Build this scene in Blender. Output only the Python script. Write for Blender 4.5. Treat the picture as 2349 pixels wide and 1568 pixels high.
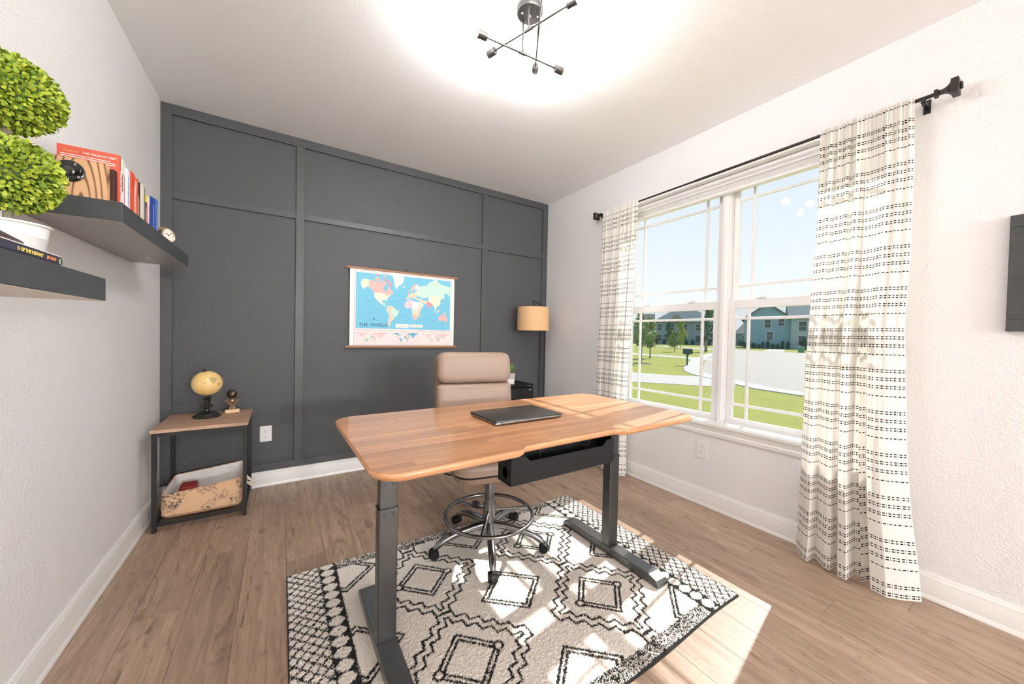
import bpy, bmesh, math, random
import numpy as np
from mathutils import Vector, Matrix
random.seed(7)
rng = np.random.default_rng(7)
for _o in list(bpy.data.objects): bpy.data.objects.remove(_o)
SC = bpy.context.scene
COL = SC.collection
PI = math.pi
W = 3.312          # room width (left wall X=0, window wall X=W), dark wall at Y=0
H = 2.74           # ceiling height
YR = -9.6          # unseen wall behind the camera, set far back to even the fill light
GZ = -0.55         # ground level outdoors

# ------------------------------------------------------------------ camera
cam = bpy.data.cameras.new('camera'); camo = bpy.data.objects.new('camera', cam); COL.objects.link(camo)
R_ = Vector((0.842876, -0.537715, 0.020571)); U_ = Vector((-0.007196, 0.026963, 0.999611)); F_ = Vector((0.538060, 0.842695, -0.018857))
M = Matrix((( R_.x, U_.x, -F_.x, 0.69878), (R_.y, U_.y, -F_.y, -3.38240), (R_.z, U_.z, -F_.z, 1.21267), (0, 0, 0, 1)))
camo.matrix_world = M
cam.sensor_width = 36.0; cam.sensor_fit = 'HORIZONTAL'; cam.lens = 828.459/2349*36
cam.clip_start = 0.02; cam.clip_end = 600
SC.camera = camo

# ------------------------------------------------------------------ world, sun, exposure
wd = bpy.data.worlds.new('sky'); SC.world = wd; wd.use_nodes = True
nt = wd.node_tree; nt.nodes.clear()
tc = nt.nodes.new('ShaderNodeTexCoord'); sx = nt.nodes.new('ShaderNodeSeparateXYZ'); rp = nt.nodes.new('ShaderNodeValToRGB')
bg = nt.nodes.new('ShaderNodeBackground'); wo = nt.nodes.new('ShaderNodeOutputWorld')
nt.links.new(tc.outputs['Generated'], sx.inputs[0]); nt.links.new(sx.outputs['Z'], rp.inputs[0]); nt.links.new(rp.outputs[0], bg.inputs[0]); nt.links.new(bg.outputs[0], wo.inputs[0])
cr = rp.color_ramp
cr.elements[0].position = 0.0; cr.elements[0].color = (0.88, 0.905, 0.93, 1)
cr.elements[1].position = 1.0; cr.elements[1].color = (0.42, 0.60, 0.86, 1)
for p_, c_ in ((0.12, (0.84, 0.885, 0.92, 1)), (0.38, (0.68, 0.77, 0.86, 1))):
    e_ = cr.elements.new(p_); e_.color = c_
bg.inputs[1].default_value = 0.80
sun = bpy.data.lights.new('sun', 'SUN'); suno = bpy.data.objects.new('sun', sun); COL.objects.link(suno)
sun.energy = 5.8; sun.angle = math.radians(0.6); sun.color = (1.0, 0.965, 0.91)
sd = Vector((-1, -0.178, -0.89)); suno.rotation_euler = sd.to_track_quat('-Z', 'Y').to_euler(); suno.location = (12, 0, 10)
BULB = 150.0; FILL = 270.0
SC.view_settings.view_transform = 'Standard'; SC.view_settings.look = 'None'
SC.view_settings.gamma = 1.0; SC.view_settings.use_curve_mapping = False
SC.view_settings.exposure = 0.56
try:
    SC.cycles.max_bounces = 10; SC.cycles.diffuse_bounces = 6; SC.cycles.transparent_max_bounces = 16
    SC.cycles.sample_clamp_indirect = 6.0
except Exception: pass

# ------------------------------------------------------------------ materials
def lin(c):
    return tuple((x/255/12.92 if x/255 <= 0.04045 else ((x/255+0.055)/1.055)**2.4) for x in c)
MATS = {}
def newmat(name):
    m = bpy.data.materials.new(name); m.use_nodes = True
    b = m.node_tree.nodes['Principled BSDF']
    MATS[name] = m
    return m, m.node_tree, b
def N(t, ty, **kw):
    n = t.nodes.new(ty)
    for k, v in kw.items():
        if k.startswith('i_'):
            n.inputs[k[2:].replace('_', ' ')].default_value = v
        else: setattr(n, k, v)
    return n
def mathn(t, op, a, b=None, c=None):
    n = t.nodes.new('ShaderNodeMath'); n.operation = op
    for i, v in enumerate((a, b, c)):
        if v is None: continue
        if hasattr(v, 'links'): t.links.new(v, n.inputs[i])
        else: n.inputs[i].default_value = v
    return n.outputs[0]
def mixc(t, f, a, b, blend='MIX'):
    n = t.nodes.new('ShaderNodeMix'); n.data_type = 'RGBA'; n.blend_type = blend
    for i, v in ((0, f), (6, a), (7, b)):
        if hasattr(v, 'links'): t.links.new(v, n.inputs[i])
        else:
            n.inputs[i].default_value = v if i == 0 else (v[0], v[1], v[2], 1)
    return n.outputs[2]
def bump(t, b, h, strength, dist=0.01):
    n = t.nodes.new('ShaderNodeBump'); n.inputs['Strength'].default_value = strength; n.inputs['Distance'].default_value = dist
    t.links.new(h, n.inputs['Height']); t.links.new(n.outputs[0], b.inputs['Normal'])
def simple(name, col, rough=0.5, metal=0.0, vary=0.08, nscale=30, bmp=0.0, bscale=200, coat=0.0, spec=0.5, stretch=None):
    """principled with slight procedural colour variation and optional fine relief"""
    m, t, b = newmat(name)
    g = N(t, 'ShaderNodeTexCoord'); n = N(t, 'ShaderNodeTexNoise'); n.inputs['Scale'].default_value = nscale; n.inputs['Detail'].default_value = 4
    src = g.outputs['Object']
    if stretch:
        mp = N(t, 'ShaderNodeMapping'); mp.inputs['Scale'].default_value = stretch; t.links.new(src, mp.inputs[0]); src = mp.outputs[0]
    t.links.new(src, n.inputs['Vector'])
    lo = tuple(max(0, c*(1-vary)) for c in col); hi = tuple(min(1, c*(1+vary)) for c in col)
    t.links.new(mixc(t, n.outputs[0], lo, hi), b.inputs['Base Color'])
    b.inputs['Roughness'].default_value = rough; b.inputs['Metallic'].default_value = metal
    b.inputs['Specular IOR Level'].default_value = spec; b.inputs['Coat Weight'].default_value = coat
    if bmp:
        n2 = N(t, 'ShaderNodeTexNoise'); n2.inputs['Scale'].default_value = bscale; n2.inputs['Detail'].default_value = 3
        t.links.new(g.outputs['Object'], n2.inputs['Vector']); bump(t, b, n2.outputs[0], bmp)
    return m
def glow(name, col, s):
    m, t, b = newmat(name); b.inputs['Base Color'].default_value = (*col, 1)
    b.inputs['Emission Color'].default_value = (*col, 1); b.inputs['Emission Strength'].default_value = s
    return m
def wood(name, c_lo, c_hi, c_dark, rough=0.4, axis=0, scale=1.0, coat=0.0, rand=0.25, knots=0.35):
    m, t, b = newmat(name)
    g = N(t, 'ShaderNodeTexCoord'); oi = N(t, 'ShaderNodeObjectInfo')
    mp = N(t, 'ShaderNodeMapping'); s = [14*scale]*3; s[axis] = 0.9*scale; mp.inputs['Scale'].default_value = s
    cb = N(t, 'ShaderNodeCombineXYZ'); 
    off = mathn(t, 'MULTIPLY', oi.outputs['Random'], 37.0)
    for i in range(3): t.links.new(off, cb.inputs[i])
    t.links.new(cb.outputs[0], mp.inputs['Location']); t.links.new(g.outputs['Object'], mp.inputs[0])
    n1 = N(t, 'ShaderNodeTexNoise'); n1.inputs['Scale'].default_value = 1.6; n1.inputs['Detail'].default_value = 7; n1.inputs['Roughness'].default_value = 0.62; n1.inputs['Distortion'].default_value = 0.8
    t.links.new(mp.outputs[0], n1.inputs['Vector'])
    n2 = N(t, 'ShaderNodeTexNoise'); n2.inputs['Scale'].default_value = 9; n2.inputs['Detail'].default_value = 4
    t.links.new(mp.outputs[0], n2.inputs['Vector'])
    r1 = N(t, 'ShaderNodeMapRange'); r1.inputs[1].default_value = 0.3; r1.inputs[2].default_value = 0.7; t.links.new(n1.outputs[0], r1.inputs[0])
    base = mixc(t, r1.outputs[0], c_lo, c_hi)
    rr = N(t, 'ShaderNodeMapRange'); rr.inputs[3].default_value = 1-rand; rr.inputs[4].default_value = 1+rand*0.6; t.links.new(oi.outputs['Random'], rr.inputs[0])
    vm = N(t, 'ShaderNodeVectorMath', operation='SCALE'); t.links.new(base, vm.inputs[0]); t.links.new(rr.outputs[0], vm.inputs['Scale'])
    fine = N(t, 'ShaderNodeMapRange'); fine.inputs[1].default_value = 0.35; fine.inputs[2].default_value = 0.75; fine.inputs[3].default_value = 0.0; fine.inputs[4].default_value = 0.35; t.links.new(n2.outputs[0], fine.inputs[0])
    c2 = mixc(t, fine.outputs[0], vm.outputs[0], c_dark)
    # occasional dark knots and mineral streaks
    mp2 = N(t, 'ShaderNodeMapping'); s2 = [7*scale]*3; s2[axis] = 1.8*scale; mp2.inputs['Scale'].default_value = s2
    t.links.new(cb.outputs[0], mp2.inputs['Location']); t.links.new(g.outputs['Object'], mp2.inputs[0])
    n3 = N(t, 'ShaderNodeTexNoise'); n3.inputs['Scale'].default_value = 2.2; n3.inputs['Detail'].default_value = 6; n3.inputs['Distortion'].default_value = 1.5; n3.inputs['Roughness'].default_value = 0.7
    t.links.new(mp2.outputs[0], n3.inputs['Vector'])
    kr = N(t, 'ShaderNodeMapRange'); kr.inputs[1].default_value = 0.56; kr.inputs[2].default_value = 0.74; kr.inputs[3].default_value = 0.0; kr.inputs[4].default_value = knots; t.links.new(n3.outputs[0], kr.inputs[0])
    c3 = mixc(t, kr.outputs[0], c2, c_dark)
    t.links.new(c3, b.inputs['Base Color']); b.inputs['Roughness'].default_value = rough; b.inputs['Coat Weight'].default_value = coat
    bump(t, b, n2.outputs[0], 0.12, 0.002)
    return m
def painted_wall(name, col, strength, scale=95, rough=0.6):
    m, t, b = newmat(name)
    g = N(t, 'ShaderNodeTexCoord'); n = N(t, 'ShaderNodeTexNoise'); n.inputs['Scale'].default_value = scale; n.inputs['Detail'].default_value = 3; n.inputs['Roughness'].default_value = 0.55
    v = N(t, 'ShaderNodeTexVoronoi'); v.inputs['Scale'].default_value = scale*0.55; v.feature = 'SMOOTH_F1'
    t.links.new(g.outputs['Object'], n.inputs['Vector']); t.links.new(g.outputs['Object'], v.inputs['Vector'])
    h = mathn(t, 'ADD', n.outputs[0], mathn(t, 'MULTIPLY', v.outputs['Distance'], 0.8))
    n3 = N(t, 'ShaderNodeTexNoise'); n3.inputs['Scale'].default_value = 1.3; t.links.new(g.outputs['Object'], n3.inputs['Vector'])
    t.links.new(mixc(t, n3.outputs[0], tuple(c*0.98 for c in col), tuple(min(1, c*1.02) for c in col)), b.inputs['Base Color'])
    b.inputs['Roughness'].default_value = rough; b.inputs['Specular IOR Level'].default_value = 0.3
    bump(t, b, h, strength, 0.006)
    return m
WALL = painted_wall('greige_paint', (0.85, 0.84, 0.835), 0.42, 210)
CEIL = painted_wall('ceiling_paint', (0.92, 0.92, 0.925), 0.2, 200)
DARK = painted_wall('charcoal_wall_paint', (0.082, 0.084, 0.091), 0.38, 130, 0.45)
DARKS = simple('charcoal_batten_paint', (0.070, 0.072, 0.077), 0.42, vary=0.06, nscale=8)
TRIM = simple('white_trim_paint', (0.86, 0.85, 0.83), 0.35, vary=0.02)
VINYL = simple('white_vinyl', (0.86, 0.85, 0.85), 0.35, vary=0.02)
PLANK = wood('vinyl_plank', (0.31, 0.205, 0.14), (0.50, 0.36, 0.26), (0.075, 0.04, 0.025), 0.4, axis=1, scale=1.0, rand=0.13, knots=0.95)
STAVE = wood('oak_stave', (0.45, 0.21, 0.095), (0.66, 0.35, 0.18), (0.32, 0.12, 0.045), 0.3, axis=0, scale=1.6, coat=0.25, rand=0.26, knots=0.25)
RUSTIC = wood('rustic_board', (0.36, 0.215, 0.14), (0.66, 0.43, 0.29), (0.12, 0.075, 0.055), 0.5, axis=0, scale=3.6, rand=0.25, knots=1.0)
DOWEL = wood('walnut_dowel', (0.35, 0.16, 0.07), (0.5, 0.25, 0.12), (0.2, 0.08, 0.03), 0.5, axis=0, scale=3, knots=0.1)
FIR, t, b = newmat('fir_block'); g = N(t, 'ShaderNodeTexCoord'); mp = N(t, 'ShaderNodeMapping'); mp.inputs['Scale'].default_value = (1, 1, 0.22); mp.inputs['Rotation'].default_value = (0, 0.35, 0); t.links.new(g.outputs['Object'], mp.inputs[0])
wv = N(t, 'ShaderNodeTexWave'); wv.wave_type = 'RINGS'; wv.rings_direction = 'Y'; wv.inputs['Scale'].default_value = 22; wv.inputs['Distortion'].default_value = 3.5; wv.inputs['Detail'].default_value = 2; wv.inputs['Detail Scale'].default_value = 0.6; t.links.new(mp.outputs[0], wv.inputs['Vector'])
pw = mathn(t, 'POWER', wv.outputs['Fac'], 5.0)
t.links.new(mixc(t, pw, (0.74, 0.44, 0.23), (0.16, 0.065, 0.025)), b.inputs['Base Color']); b.inputs['Roughness'].default_value = 0.5
BLACK = simple('black_powder_coat', (0.012, 0.012, 0.013), 0.38)
BLACKPL = simple('black_plastic', (0.006, 0.007, 0.008), 0.5, bmp=0.05, bscale=500, spec=0.3)
GUN = simple('graphite_metal', (0.105, 0.107, 0.107), 0.33, metal=0.85, vary=0.15, nscale=6, stretch=(60, 60, 1))
GUNF = simple('graphite_foot', (0.17, 0.175, 0.175), 0.32, metal=0.85, vary=0.12, nscale=6, stretch=(60, 1, 60))
NICKEL = simple('brushed_dark_nickel', (0.10, 0.094, 0.088), 0.4, metal=0.9, vary=0.15, nscale=20)
STEEL = simple('silver_steel', (0.55, 0.55, 0.56), 0.28, metal=1.0)
BRONZE = simple('oil_rubbed_bronze', (0.03, 0.026, 0.022), 0.4, metal=0.5)
LEATHER = simple('taupe_leather', (0.32, 0.225, 0.17), 0.42, vary=0.07, nscale=5, bmp=0.08, bscale=260)
LEATHERD = simple('brown_leather_side', (0.24, 0.155, 0.11), 0.45, vary=0.1, nscale=5, bmp=0.08, bscale=260)
SHELF = simple('charcoal_stained_board', (0.055, 0.058, 0.062), 0.4, vary=0.25, nscale=4, stretch=(1, 0.4, 6))
LAPT = simple('graphite_laptop_lid', (0.085, 0.083, 0.08), 0.35, metal=0.7)
LAPS = simple('silver_laptop_base', (0.33, 0.33, 0.34), 0.35, metal=0.9)
BULBM = glow('lit_bulb_glass', (0.985, 0.99, 1.0), BULB)
SHADE = simple('tan_linen', (0.78, 0.50, 0.26), 0.8, vary=0.08, nscale=120, bmp=0.2, bscale=500, stretch=(1, 1, 8))
WHITEP = simple('white_plastic', (0.85, 0.85, 0.84), 0.35, vary=0.01)
PAPER = simple('book_pages', (0.82, 0.78, 0.70), 0.8, vary=0.1, nscale=300, stretch=(1, 1, 0.02))
POTW = simple('white_enamel', (0.84, 0.84, 0.83), 0.3, vary=0.04, nscale=20)
BARK = simple('grey_bark', (0.26, 0.23, 0.17), 0.85, vary=0.5, nscale=40, bmp=0.6, bscale=60)
def flat(name, rgb, rough=0.6, **k): return simple(name, lin(rgb), rough, vary=0.04, **k)

def leafmat(name, a, b2, c3=None, trans=0.3):
    m, t, b = newmat(name)
    oi = N(t, 'ShaderNodeObjectInfo'); g = N(t, 'ShaderNodeTexCoord'); n = N(t, 'ShaderNodeTexNoise'); n.inputs['Scale'].default_value = 60
    geo = N(t, 'ShaderNodeNewGeometry')
    t.links.new(g.outputs['Object'], n.inputs['Vector'])
    f = mathn(t, 'FRACT', mathn(t, 'ADD', oi.outputs['Random'], geo.outputs['Random Per Island']))
    f2 = mathn(t, 'ADD', mathn(t, 'MULTIPLY', f, 0.75), mathn(t, 'MULTIPLY', n.outputs[0], 0.25))
    t.links.new(mixc(t, f2, a, b2), b.inputs['Base Color'])
    b.inputs['Roughness'].default_value = 0.5
    b.inputs['Subsurface Weight'].default_value = 0.0
    return m
LEAF = leafmat('boxwood_leaf', (0.07, 0.19, 0.015), (0.62, 0.70, 0.06))
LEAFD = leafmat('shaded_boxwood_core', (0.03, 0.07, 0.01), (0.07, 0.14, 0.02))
AGAVE = leafmat('succulent_leaf', (0.12, 0.30, 0.05), (0.32, 0.52, 0.14))
TREEG = leafmat('tree_foliage', (0.13, 0.20, 0.05), (0.30, 0.38, 0.08))
TREEY = leafmat('yellow_green_foliage', (0.22, 0.28, 0.04), (0.45, 0.48, 0.06))
TREED = leafmat('dark_foliage', (0.03, 0.07, 0.035), (0.09, 0.15, 0.06))

# ------------------------------------------------------------------ mesh helpers
class MB:
    def __init__(s): s.b = bmesh.new()
    def box(s, x0, x1, y0, y1, z0, z1, bev=0.0, seg=2, rot=None):
        r = bmesh.ops.create_cube(s.b, size=1.0); vs = r['verts']
        for v in vs: v.co = Vector((x0+(v.co.x+.5)*(x1-x0), y0+(v.co.y+.5)*(y1-y0), z0+(v.co.z+.5)*(z1-z0)))
        if bev:
            es = list({e for v in vs for e in v.link_edges})
            r2 = bmesh.ops.bevel(s.b, geom=es, offset=bev, segments=seg, affect='EDGES', profile=0.5)
            vs = list({v for f in r2['faces'] for v in f.verts} | {v for v in vs if v.is_valid})
        if rot is not None:
            for v in vs: v.co = rot @ v.co
        return s
    def cyl(s, p0, p1, r0, r1=None, seg=20, cap=True):
        if r1 is None: r1 = r0
        p0 = Vector(p0); p1 = Vector(p1); d = p1-p0
        q = d.to_track_quat('Z', 'Y').to_matrix().to_4x4()
        bmesh.ops.create_cone(s.b, cap_ends=cap, cap_tris=False, segments=seg, radius1=r0, radius2=r1, depth=d.length, matrix=Matrix.Translation((p0+p1)/2) @ q)
        return s
    def sphere(s, c, r, u=20, v=12, sc=(1, 1, 1)):
        bmesh.ops.create_uvsphere(s.b, u_segments=u, v_segments=v, radius=1, matrix=Matrix.Translation(c) @ Matrix.Diagonal((r*sc[0], r*sc[1], r*sc[2], 1)))
        return s
    def ico(s, c, r, sub=1, sc=(1, 1, 1)):
        bmesh.ops.create_icosphere(s.b, subdivisions=sub, radius=1, matrix=Matrix.Translation(c) @ Matrix.Diagonal((r*sc[0], r*sc[1], r*sc[2], 1)))
        return s
    def rings(s, rings, close=True, cap=True):
        rv = [[s.b.verts.new(p) for p in r] for r in rings]
        n = len(rv[0])
        for a, b in zip(rv, rv[1:]):
            for i in range(n if close else n-1):
                j = (i+1) % n
                s.b.faces.new((a[i], a[j], b[j], b[i]))
        if cap:
            s.b.faces.new(list(reversed(rv[0]))); s.b.faces.new(rv[-1])
        return s
    def lathe(s, prof, c=(0, 0, 0), seg=28, axis=None, cap=True):
        c = Vector(c); q = (Vector(axis).to_track_quat('Z', 'Y').to_matrix() if axis is not None else Matrix.Identity(3))
        return s.rings([[c + q @ Vector((r*math.cos(2*PI*i/seg), r*math.sin(2*PI*i/seg), z)) for i in range(seg)] for r, z in prof], cap=cap)
    def tube(s, pts, r, seg=10, close=False, cap=True):
        pts = [Vector(p) for p in pts]; n = len(pts); rs = r if isinstance(r, (list, tuple)) else [r]*n
        rings = []; up = Vector((0, 0, 1)); prev = None
        for i, p in enumerate(pts):
            if close: t = (pts[(i+1) % n]-pts[i-1])
            else: t = pts[min(i+1, n-1)]-pts[max(i-1, 0)]
            t.normalize()
            if prev is None:
                a = t.orthogonal().normalized()
            else: a = (prev - t*prev.dot(t)).normalized()
            prev = a; b2 = t.cross(a)
            rings.append([p + rs[i]*(math.cos(2*PI*k/seg)*a + math.sin(2*PI*k/seg)*b2) for k in range(seg)])
        if close: rings.append(rings[0]); cap = False
        s.rings(rings, cap=cap)
        if close: bmesh.ops.remove_doubles(s.b, verts=s.b.verts, dist=1e-6)
        return s
    def prism(s, poly, z0, z1, axes='xy'):
        def P(a, b, c): return {'xy': (a, b, c), 'xz': (a, c, b), 'yz': (c, a, b)}[axes]
        lo = [s.b.verts.new(P(x, y, z0)) for x, y in poly]; hi = [s.b.verts.new(P(x, y, z1)) for x, y in poly]
        n = len(poly); s.b.faces.new(list(reversed(lo))); s.b.faces.new(hi)
        for i in range(n): s.b.faces.new((lo[i], lo[(i+1) % n], hi[(i+1) % n], hi[i]))
        return s
    def quad(s, *p):
        s.b.faces.new([s.b.verts.new(q) for q in p]); return s
    def obj(s, name, mat, parent=None, smooth=False, loc=(0, 0, 0), label=None, bev=0.0, angle=35):
        bmesh.ops.recalc_face_normals(s.b, faces=s.b.faces)
        me = bpy.data.meshes.new(name); s.b.to_mesh(me); s.b.free()
        return mk(name, me, mat, parent, smooth, loc, label, bev, angle)
def mk(name, me, mat, parent=None, smooth=False, loc=(0, 0, 0), label=None, bev=0.0, angle=35):
    o = bpy.data.objects.new(name, me); COL.objects.link(o)
    if mat is not None and not me.materials: me.materials.append(mat)
    if smooth:
        me.polygons.foreach_set('use_smooth', [True]*len(me.polygons))
        try: me.set_sharp_from_angle(angle=math.radians(angle))
        except Exception: pass
    o.location = loc
    if parent is not None: o.parent = parent
    if label: o['label'] = label
    if bev:
        md = o.modifiers.new('bevel', 'BEVEL'); md.width = bev; md.segments = 2; md.limit_method = 'ANGLE'; md.angle_limit = math.radians(50)
    return o
def thing(name, label, cat, loc=(0, 0, 0), rz=0.0, group=None):
    o = bpy.data.objects.new(name, None); COL.objects.link(o); o.empty_display_size = 0.05
    o.location = loc; o.rotation_euler = (0, 0, rz); o['label'] = label; o['category'] = cat
    if group: o['group'] = group
    return o
def tag(o, label, cat, group=None, kind=None):
    if label: o['label'] = label
    if cat: o['category'] = cat
    if group: o['group'] = group
    if kind: o['kind'] = kind
    return o
def struct(o): o['kind'] = 'structure'; return o
def copy_tree(o, parent=None):
    c = o.copy(); COL.objects.link(c)
    if parent is not None: c.parent = parent
    for ch in [x for x in bpy.data.objects if x.parent == o]: copy_tree(ch, c)
    return c
def lettering(body, size, mat, parent, M4, name='lettering', extrude=0.0002, align='LEFT', bold=0.0, xs=1.0):
    cu = bpy.data.curves.new('t', 'FONT'); cu.body = body; cu.size = size; cu.extrude = extrude; cu.align_x = align; cu.offset = bold; cu.resolution_u = 2
    tmp = bpy.data.objects.new('t', cu); COL.objects.link(tmp)
    dg = bpy.context.evaluated_depsgraph_get(); dg.update()
    me = bpy.data.meshes.new_from_object(tmp.evaluated_get(dg)); bpy.data.objects.remove(tmp); bpy.data.curves.remove(cu)
    me.materials.clear(); me.transform(M4 @ Matrix.Diagonal((xs, 1, 1, 1)))
    return mk(name, me, mat, parent)
def frame(o, x, y):
    """4x4 matrix: text plane at o with right=x, up=y"""
    x = Vector(x).normalized(); y = Vector(y).normalized(); z = x.cross(y)
    return Matrix(((x.x, y.x, z.x, o[0]), (x.y, y.y, z.y, o[1]), (x.z, y.z, z.z, o[2]), (0, 0, 0, 1)))

# ------------------------------------------------------------------ room shell
fl = struct(MB().box(-0.15, W+0.25, YR-0.1, 0.15, -0.16, -0.008).obj('floor', simple('subfloor', (0.05, 0.035, 0.025), 0.9)))
PW, PL = 0.182, 1.22
pme = {}
def plank_mesh(w, l):
    k = (round(w, 4), round(l, 4))
    if k not in pme:
        g = 0.0004
        mb = MB(); x0, x1, y0, y1 = g, w-g, g, l-g; c = 0.0012
        mb.rings([[(x0, y0, -0.006), (x1, y0, -0.006), (x1, y1, -0.006), (x0, y1, -0.006)],
                  [(x0, y0, -c*0.7), (x1, y0, -c*0.7), (x1, y1, -c*0.7), (x0, y1, -c*0.7)],
                  [(x0+c*.6, y0+c*.6, 0), (x1-c*.6, y0+c*.6, 0), (x1-c*.6, y1-c*.6, 0), (x0+c*.6, y1-c*.6, 0)]])
        bmesh.ops.recalc_face_normals(mb.b, faces=mb.b.faces)
        me = bpy.data.meshes.new('plank'); mb.b.to_mesh(me); mb.b.free(); me.materials.append(PLANK); pme[k] = me
    return pme[k]
x = 0.0; row = 0
offs = [0.35, 0.95, 0.15, 0.70, 1.10, 0.50]
while x < W-0.01:
    w = min(PW, W-x); y = YR; first = offs[row % 6]
    while y < -0.005:
        l = min(first if y == YR else PL, -y)
        o = bpy.data.objects.new('plank', plank_mesh(w, l)); COL.objects.link(o); o.location = (x, y, -0.001); o.parent = fl
        y += l
    x += w; row += 1
struct(MB().box(-0.15, W+0.25, YR-0.1, 0.15, H, H+0.15).obj('ceiling', CEIL))
struct(MB().box(-0.15, 0, YR-0.1, 0.15, -0.008, H).obj('wall_left', WALL))
wb = struct(MB().box(0, W, 0, 0.15, -0.008, H).obj('wall_back', DARK))
# window wall with its opening
OY0, OY1, OZ0, OZ1 = -2.885, -1.07, 0.60, 2.375
WT = 0.22
m = MB()
m.box(W, W+WT, YR-0.1, OY0, -0.008, H); m.box(W, W+WT, OY1, 0.15, -0.008, H)
m.box(W, W+WT, OY0, OY1, -0.008, OZ0); m.box(W, W+WT, OY0, OY1, OZ1, H)
struct(m.obj('wall_right', WALL))
# unseen wall behind the camera; wide doorway added to let in fill daylight
m = MB(); DX0, DX1, DZ = 0.20, 3.10, 2.5
m.box(0, DX0, YR-0.12, YR, -0.008, H); m.box(DX1, W, YR-0.12, YR, -0.008, H); m.box(DX0, DX1, YR-0.12, YR, DZ, H)
struct(m.obj('wall_rear', WALL))
dr = struct(MB().box(DX0, DX0+0.08, YR-0.1, YR-0.04, 0, DZ).box(DX1-0.08, DX1, YR-0.1, YR-0.04, 0, DZ).box(DX0+0.08, DX1-0.08, YR-0.1, YR-0.04, DZ-0.08, DZ).box(1.61, 1.69, YR-0.1, YR-0.04, 0, DZ-0.08).obj('added_doorway', TRIM))

struct(MB().box(-3, 6, YR-7, YR-0.12, -0.25, -0.05).obj('bounce_patio', simple('pale_bounce_slab', (0.62, 0.60, 0.57), 0.85, vary=0.05, nscale=1.5)))  # unseen pale slab added to bounce sunlight into the room
# two globe lamps added out of view behind the camera as fill light
simple('fill_lamp_metal', (0.2, 0.2, 0.2), 0.4, metal=1.0); glow('fill_globe_glow', (0.965, 0.985, 1.0), FILL)
for lab_, lx, ly in (('white globe fill lamp added behind the camera, nearer the window wall', 2.6, -8.1), ('white globe fill lamp added behind the camera, nearer the middle of the room', 1.6, -8.9)):
    fx = thing('fill_globe_lamp', lab_, 'lamp', (lx, ly, 0))
    MB().lathe([(0.14, 0), (0.14, 0.015), (0.02, 0.03), (0.0, 0.03)], seg=30, cap=False).obj('base', MATS['fill_lamp_metal'], fx, smooth=True)
    MB().cyl((0, 0, 0.02), (0, 0, 1.56), 0.01, seg=12).obj('pole', MATS['fill_lamp_metal'], fx, smooth=True)
    MB().sphere((0, 0, 1.69), 0.14, 32, 20).obj('fill_globe', MATS['fill_globe_glow'], fx, smooth=True)

# battens on the dark wall, each board its own piece
def batten(x0, x1, z0, z1, d=0.018): MB().box(x0, x1, -d, 0, z0, z1, 0.0012, 1).obj('batten', DARKS, wb)
batten(0, 0.06, 0.12, H); batten(W-0.068, W, 0.12, H)
batten(0.06, W-0.068, 2.672, H, 0.019); batten(0.06, W-0.068, 0.12, 0.176, 0.019)
batten(0.790, 0.848, 0.176, 2.672); batten(2.458, 2.519, 0.176, 2.672)
for a, b in ((0.06, 0.790), (0.848, 2.458), (2.519, W-0.068)): batten(a, b, 2.102, 2.150, 0.0175)
# baseboards
def board(name, p0, p1, nrm):
    """moulded baseboard running p0 to p1, nrm points into the room"""
    prof = [(0, 0), (0.020, 0), (0.019, 0.012), (0.014, 0.022), (0.013, 0.088), (0.011, 0.094), (0.0115, 0.102), (0.008, 0.110), (0.006, 0.120), (0, 0.120)]
    p0 = Vector(p0); p1 = Vector(p1); nv = Vector(nrm)
    return struct(MB().rings([[p + nv*a + Vector((0, 0, b)) for a, b in prof] for p in (p0, p1)]).obj(name, TRIM, smooth=True, angle=25))
board('baseboard_left', (0, YR, 0), (0, 0, 0), (1, 0, 0))
board('baseboard_back', (0.013, 0, 0), (W-0.013, 0, 0), (0, -1, 0))
board('baseboard_right', (W, YR, 0), (W, 0, 0), (-1, 0, 0))

# ------------------------------------------------------------------ window
GX = W+0.15
def glassmat(name, tint, gloss=0.06):
    m, t, b = newmat(name); t.nodes.remove(b)
    tr = N(t, 'ShaderNodeBsdfTransparent'); tr.inputs[0].default_value = (*tint, 1)
    gl = N(t, 'ShaderNodeBsdfGlossy'); gl.inputs['Roughness'].default_value = 0.02
    lw = N(t, 'ShaderNodeFresnel'); lw.inputs[0].default_value = 1.45
    mx = N(t, 'ShaderNodeMixShader'); o = t.nodes['Material Output']
    t.links.new(mathn(t, 'MULTIPLY', lw.outputs[0], 0.13), mx.inputs[0]); t.links.new(tr.outputs[0], mx.inputs[1]); t.links.new(gl.outputs[0], mx.inputs[2]); t.links.new(mx.outputs[0], o.inputs[0])
    return m
GLASS = glassmat('window_glass', (0.97, 0.98, 0.985))
SCREEN, t, b = newmat('insect_screen_mesh'); t.nodes.remove(b)
tr = N(t, 'ShaderNodeBsdfTransparent'); df = N(t, 'ShaderNodeBsdfDiffuse'); df.inputs[0].default_value = (0.05, 0.13, 0.15, 1); mx = N(t, 'ShaderNodeMixShader')
g = N(t, 'ShaderNodeTexCoord'); n = N(t, 'ShaderNodeTexNoise'); n.inputs['Scale'].default_value = 400; t.links.new(g.outputs['Object'], n.inputs['Vector'])
t.links.new(mathn(t, 'MULTIPLY_ADD', n.outputs[0], 0.10, 0.07), mx.inputs[0]); t.links.new(tr.outputs[0], mx.inputs[1]); t.links.new(df.outputs[0], mx.inputs[2]); t.links.new(mx.outputs[0], t.nodes['Material Output'].inputs[0])

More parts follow.
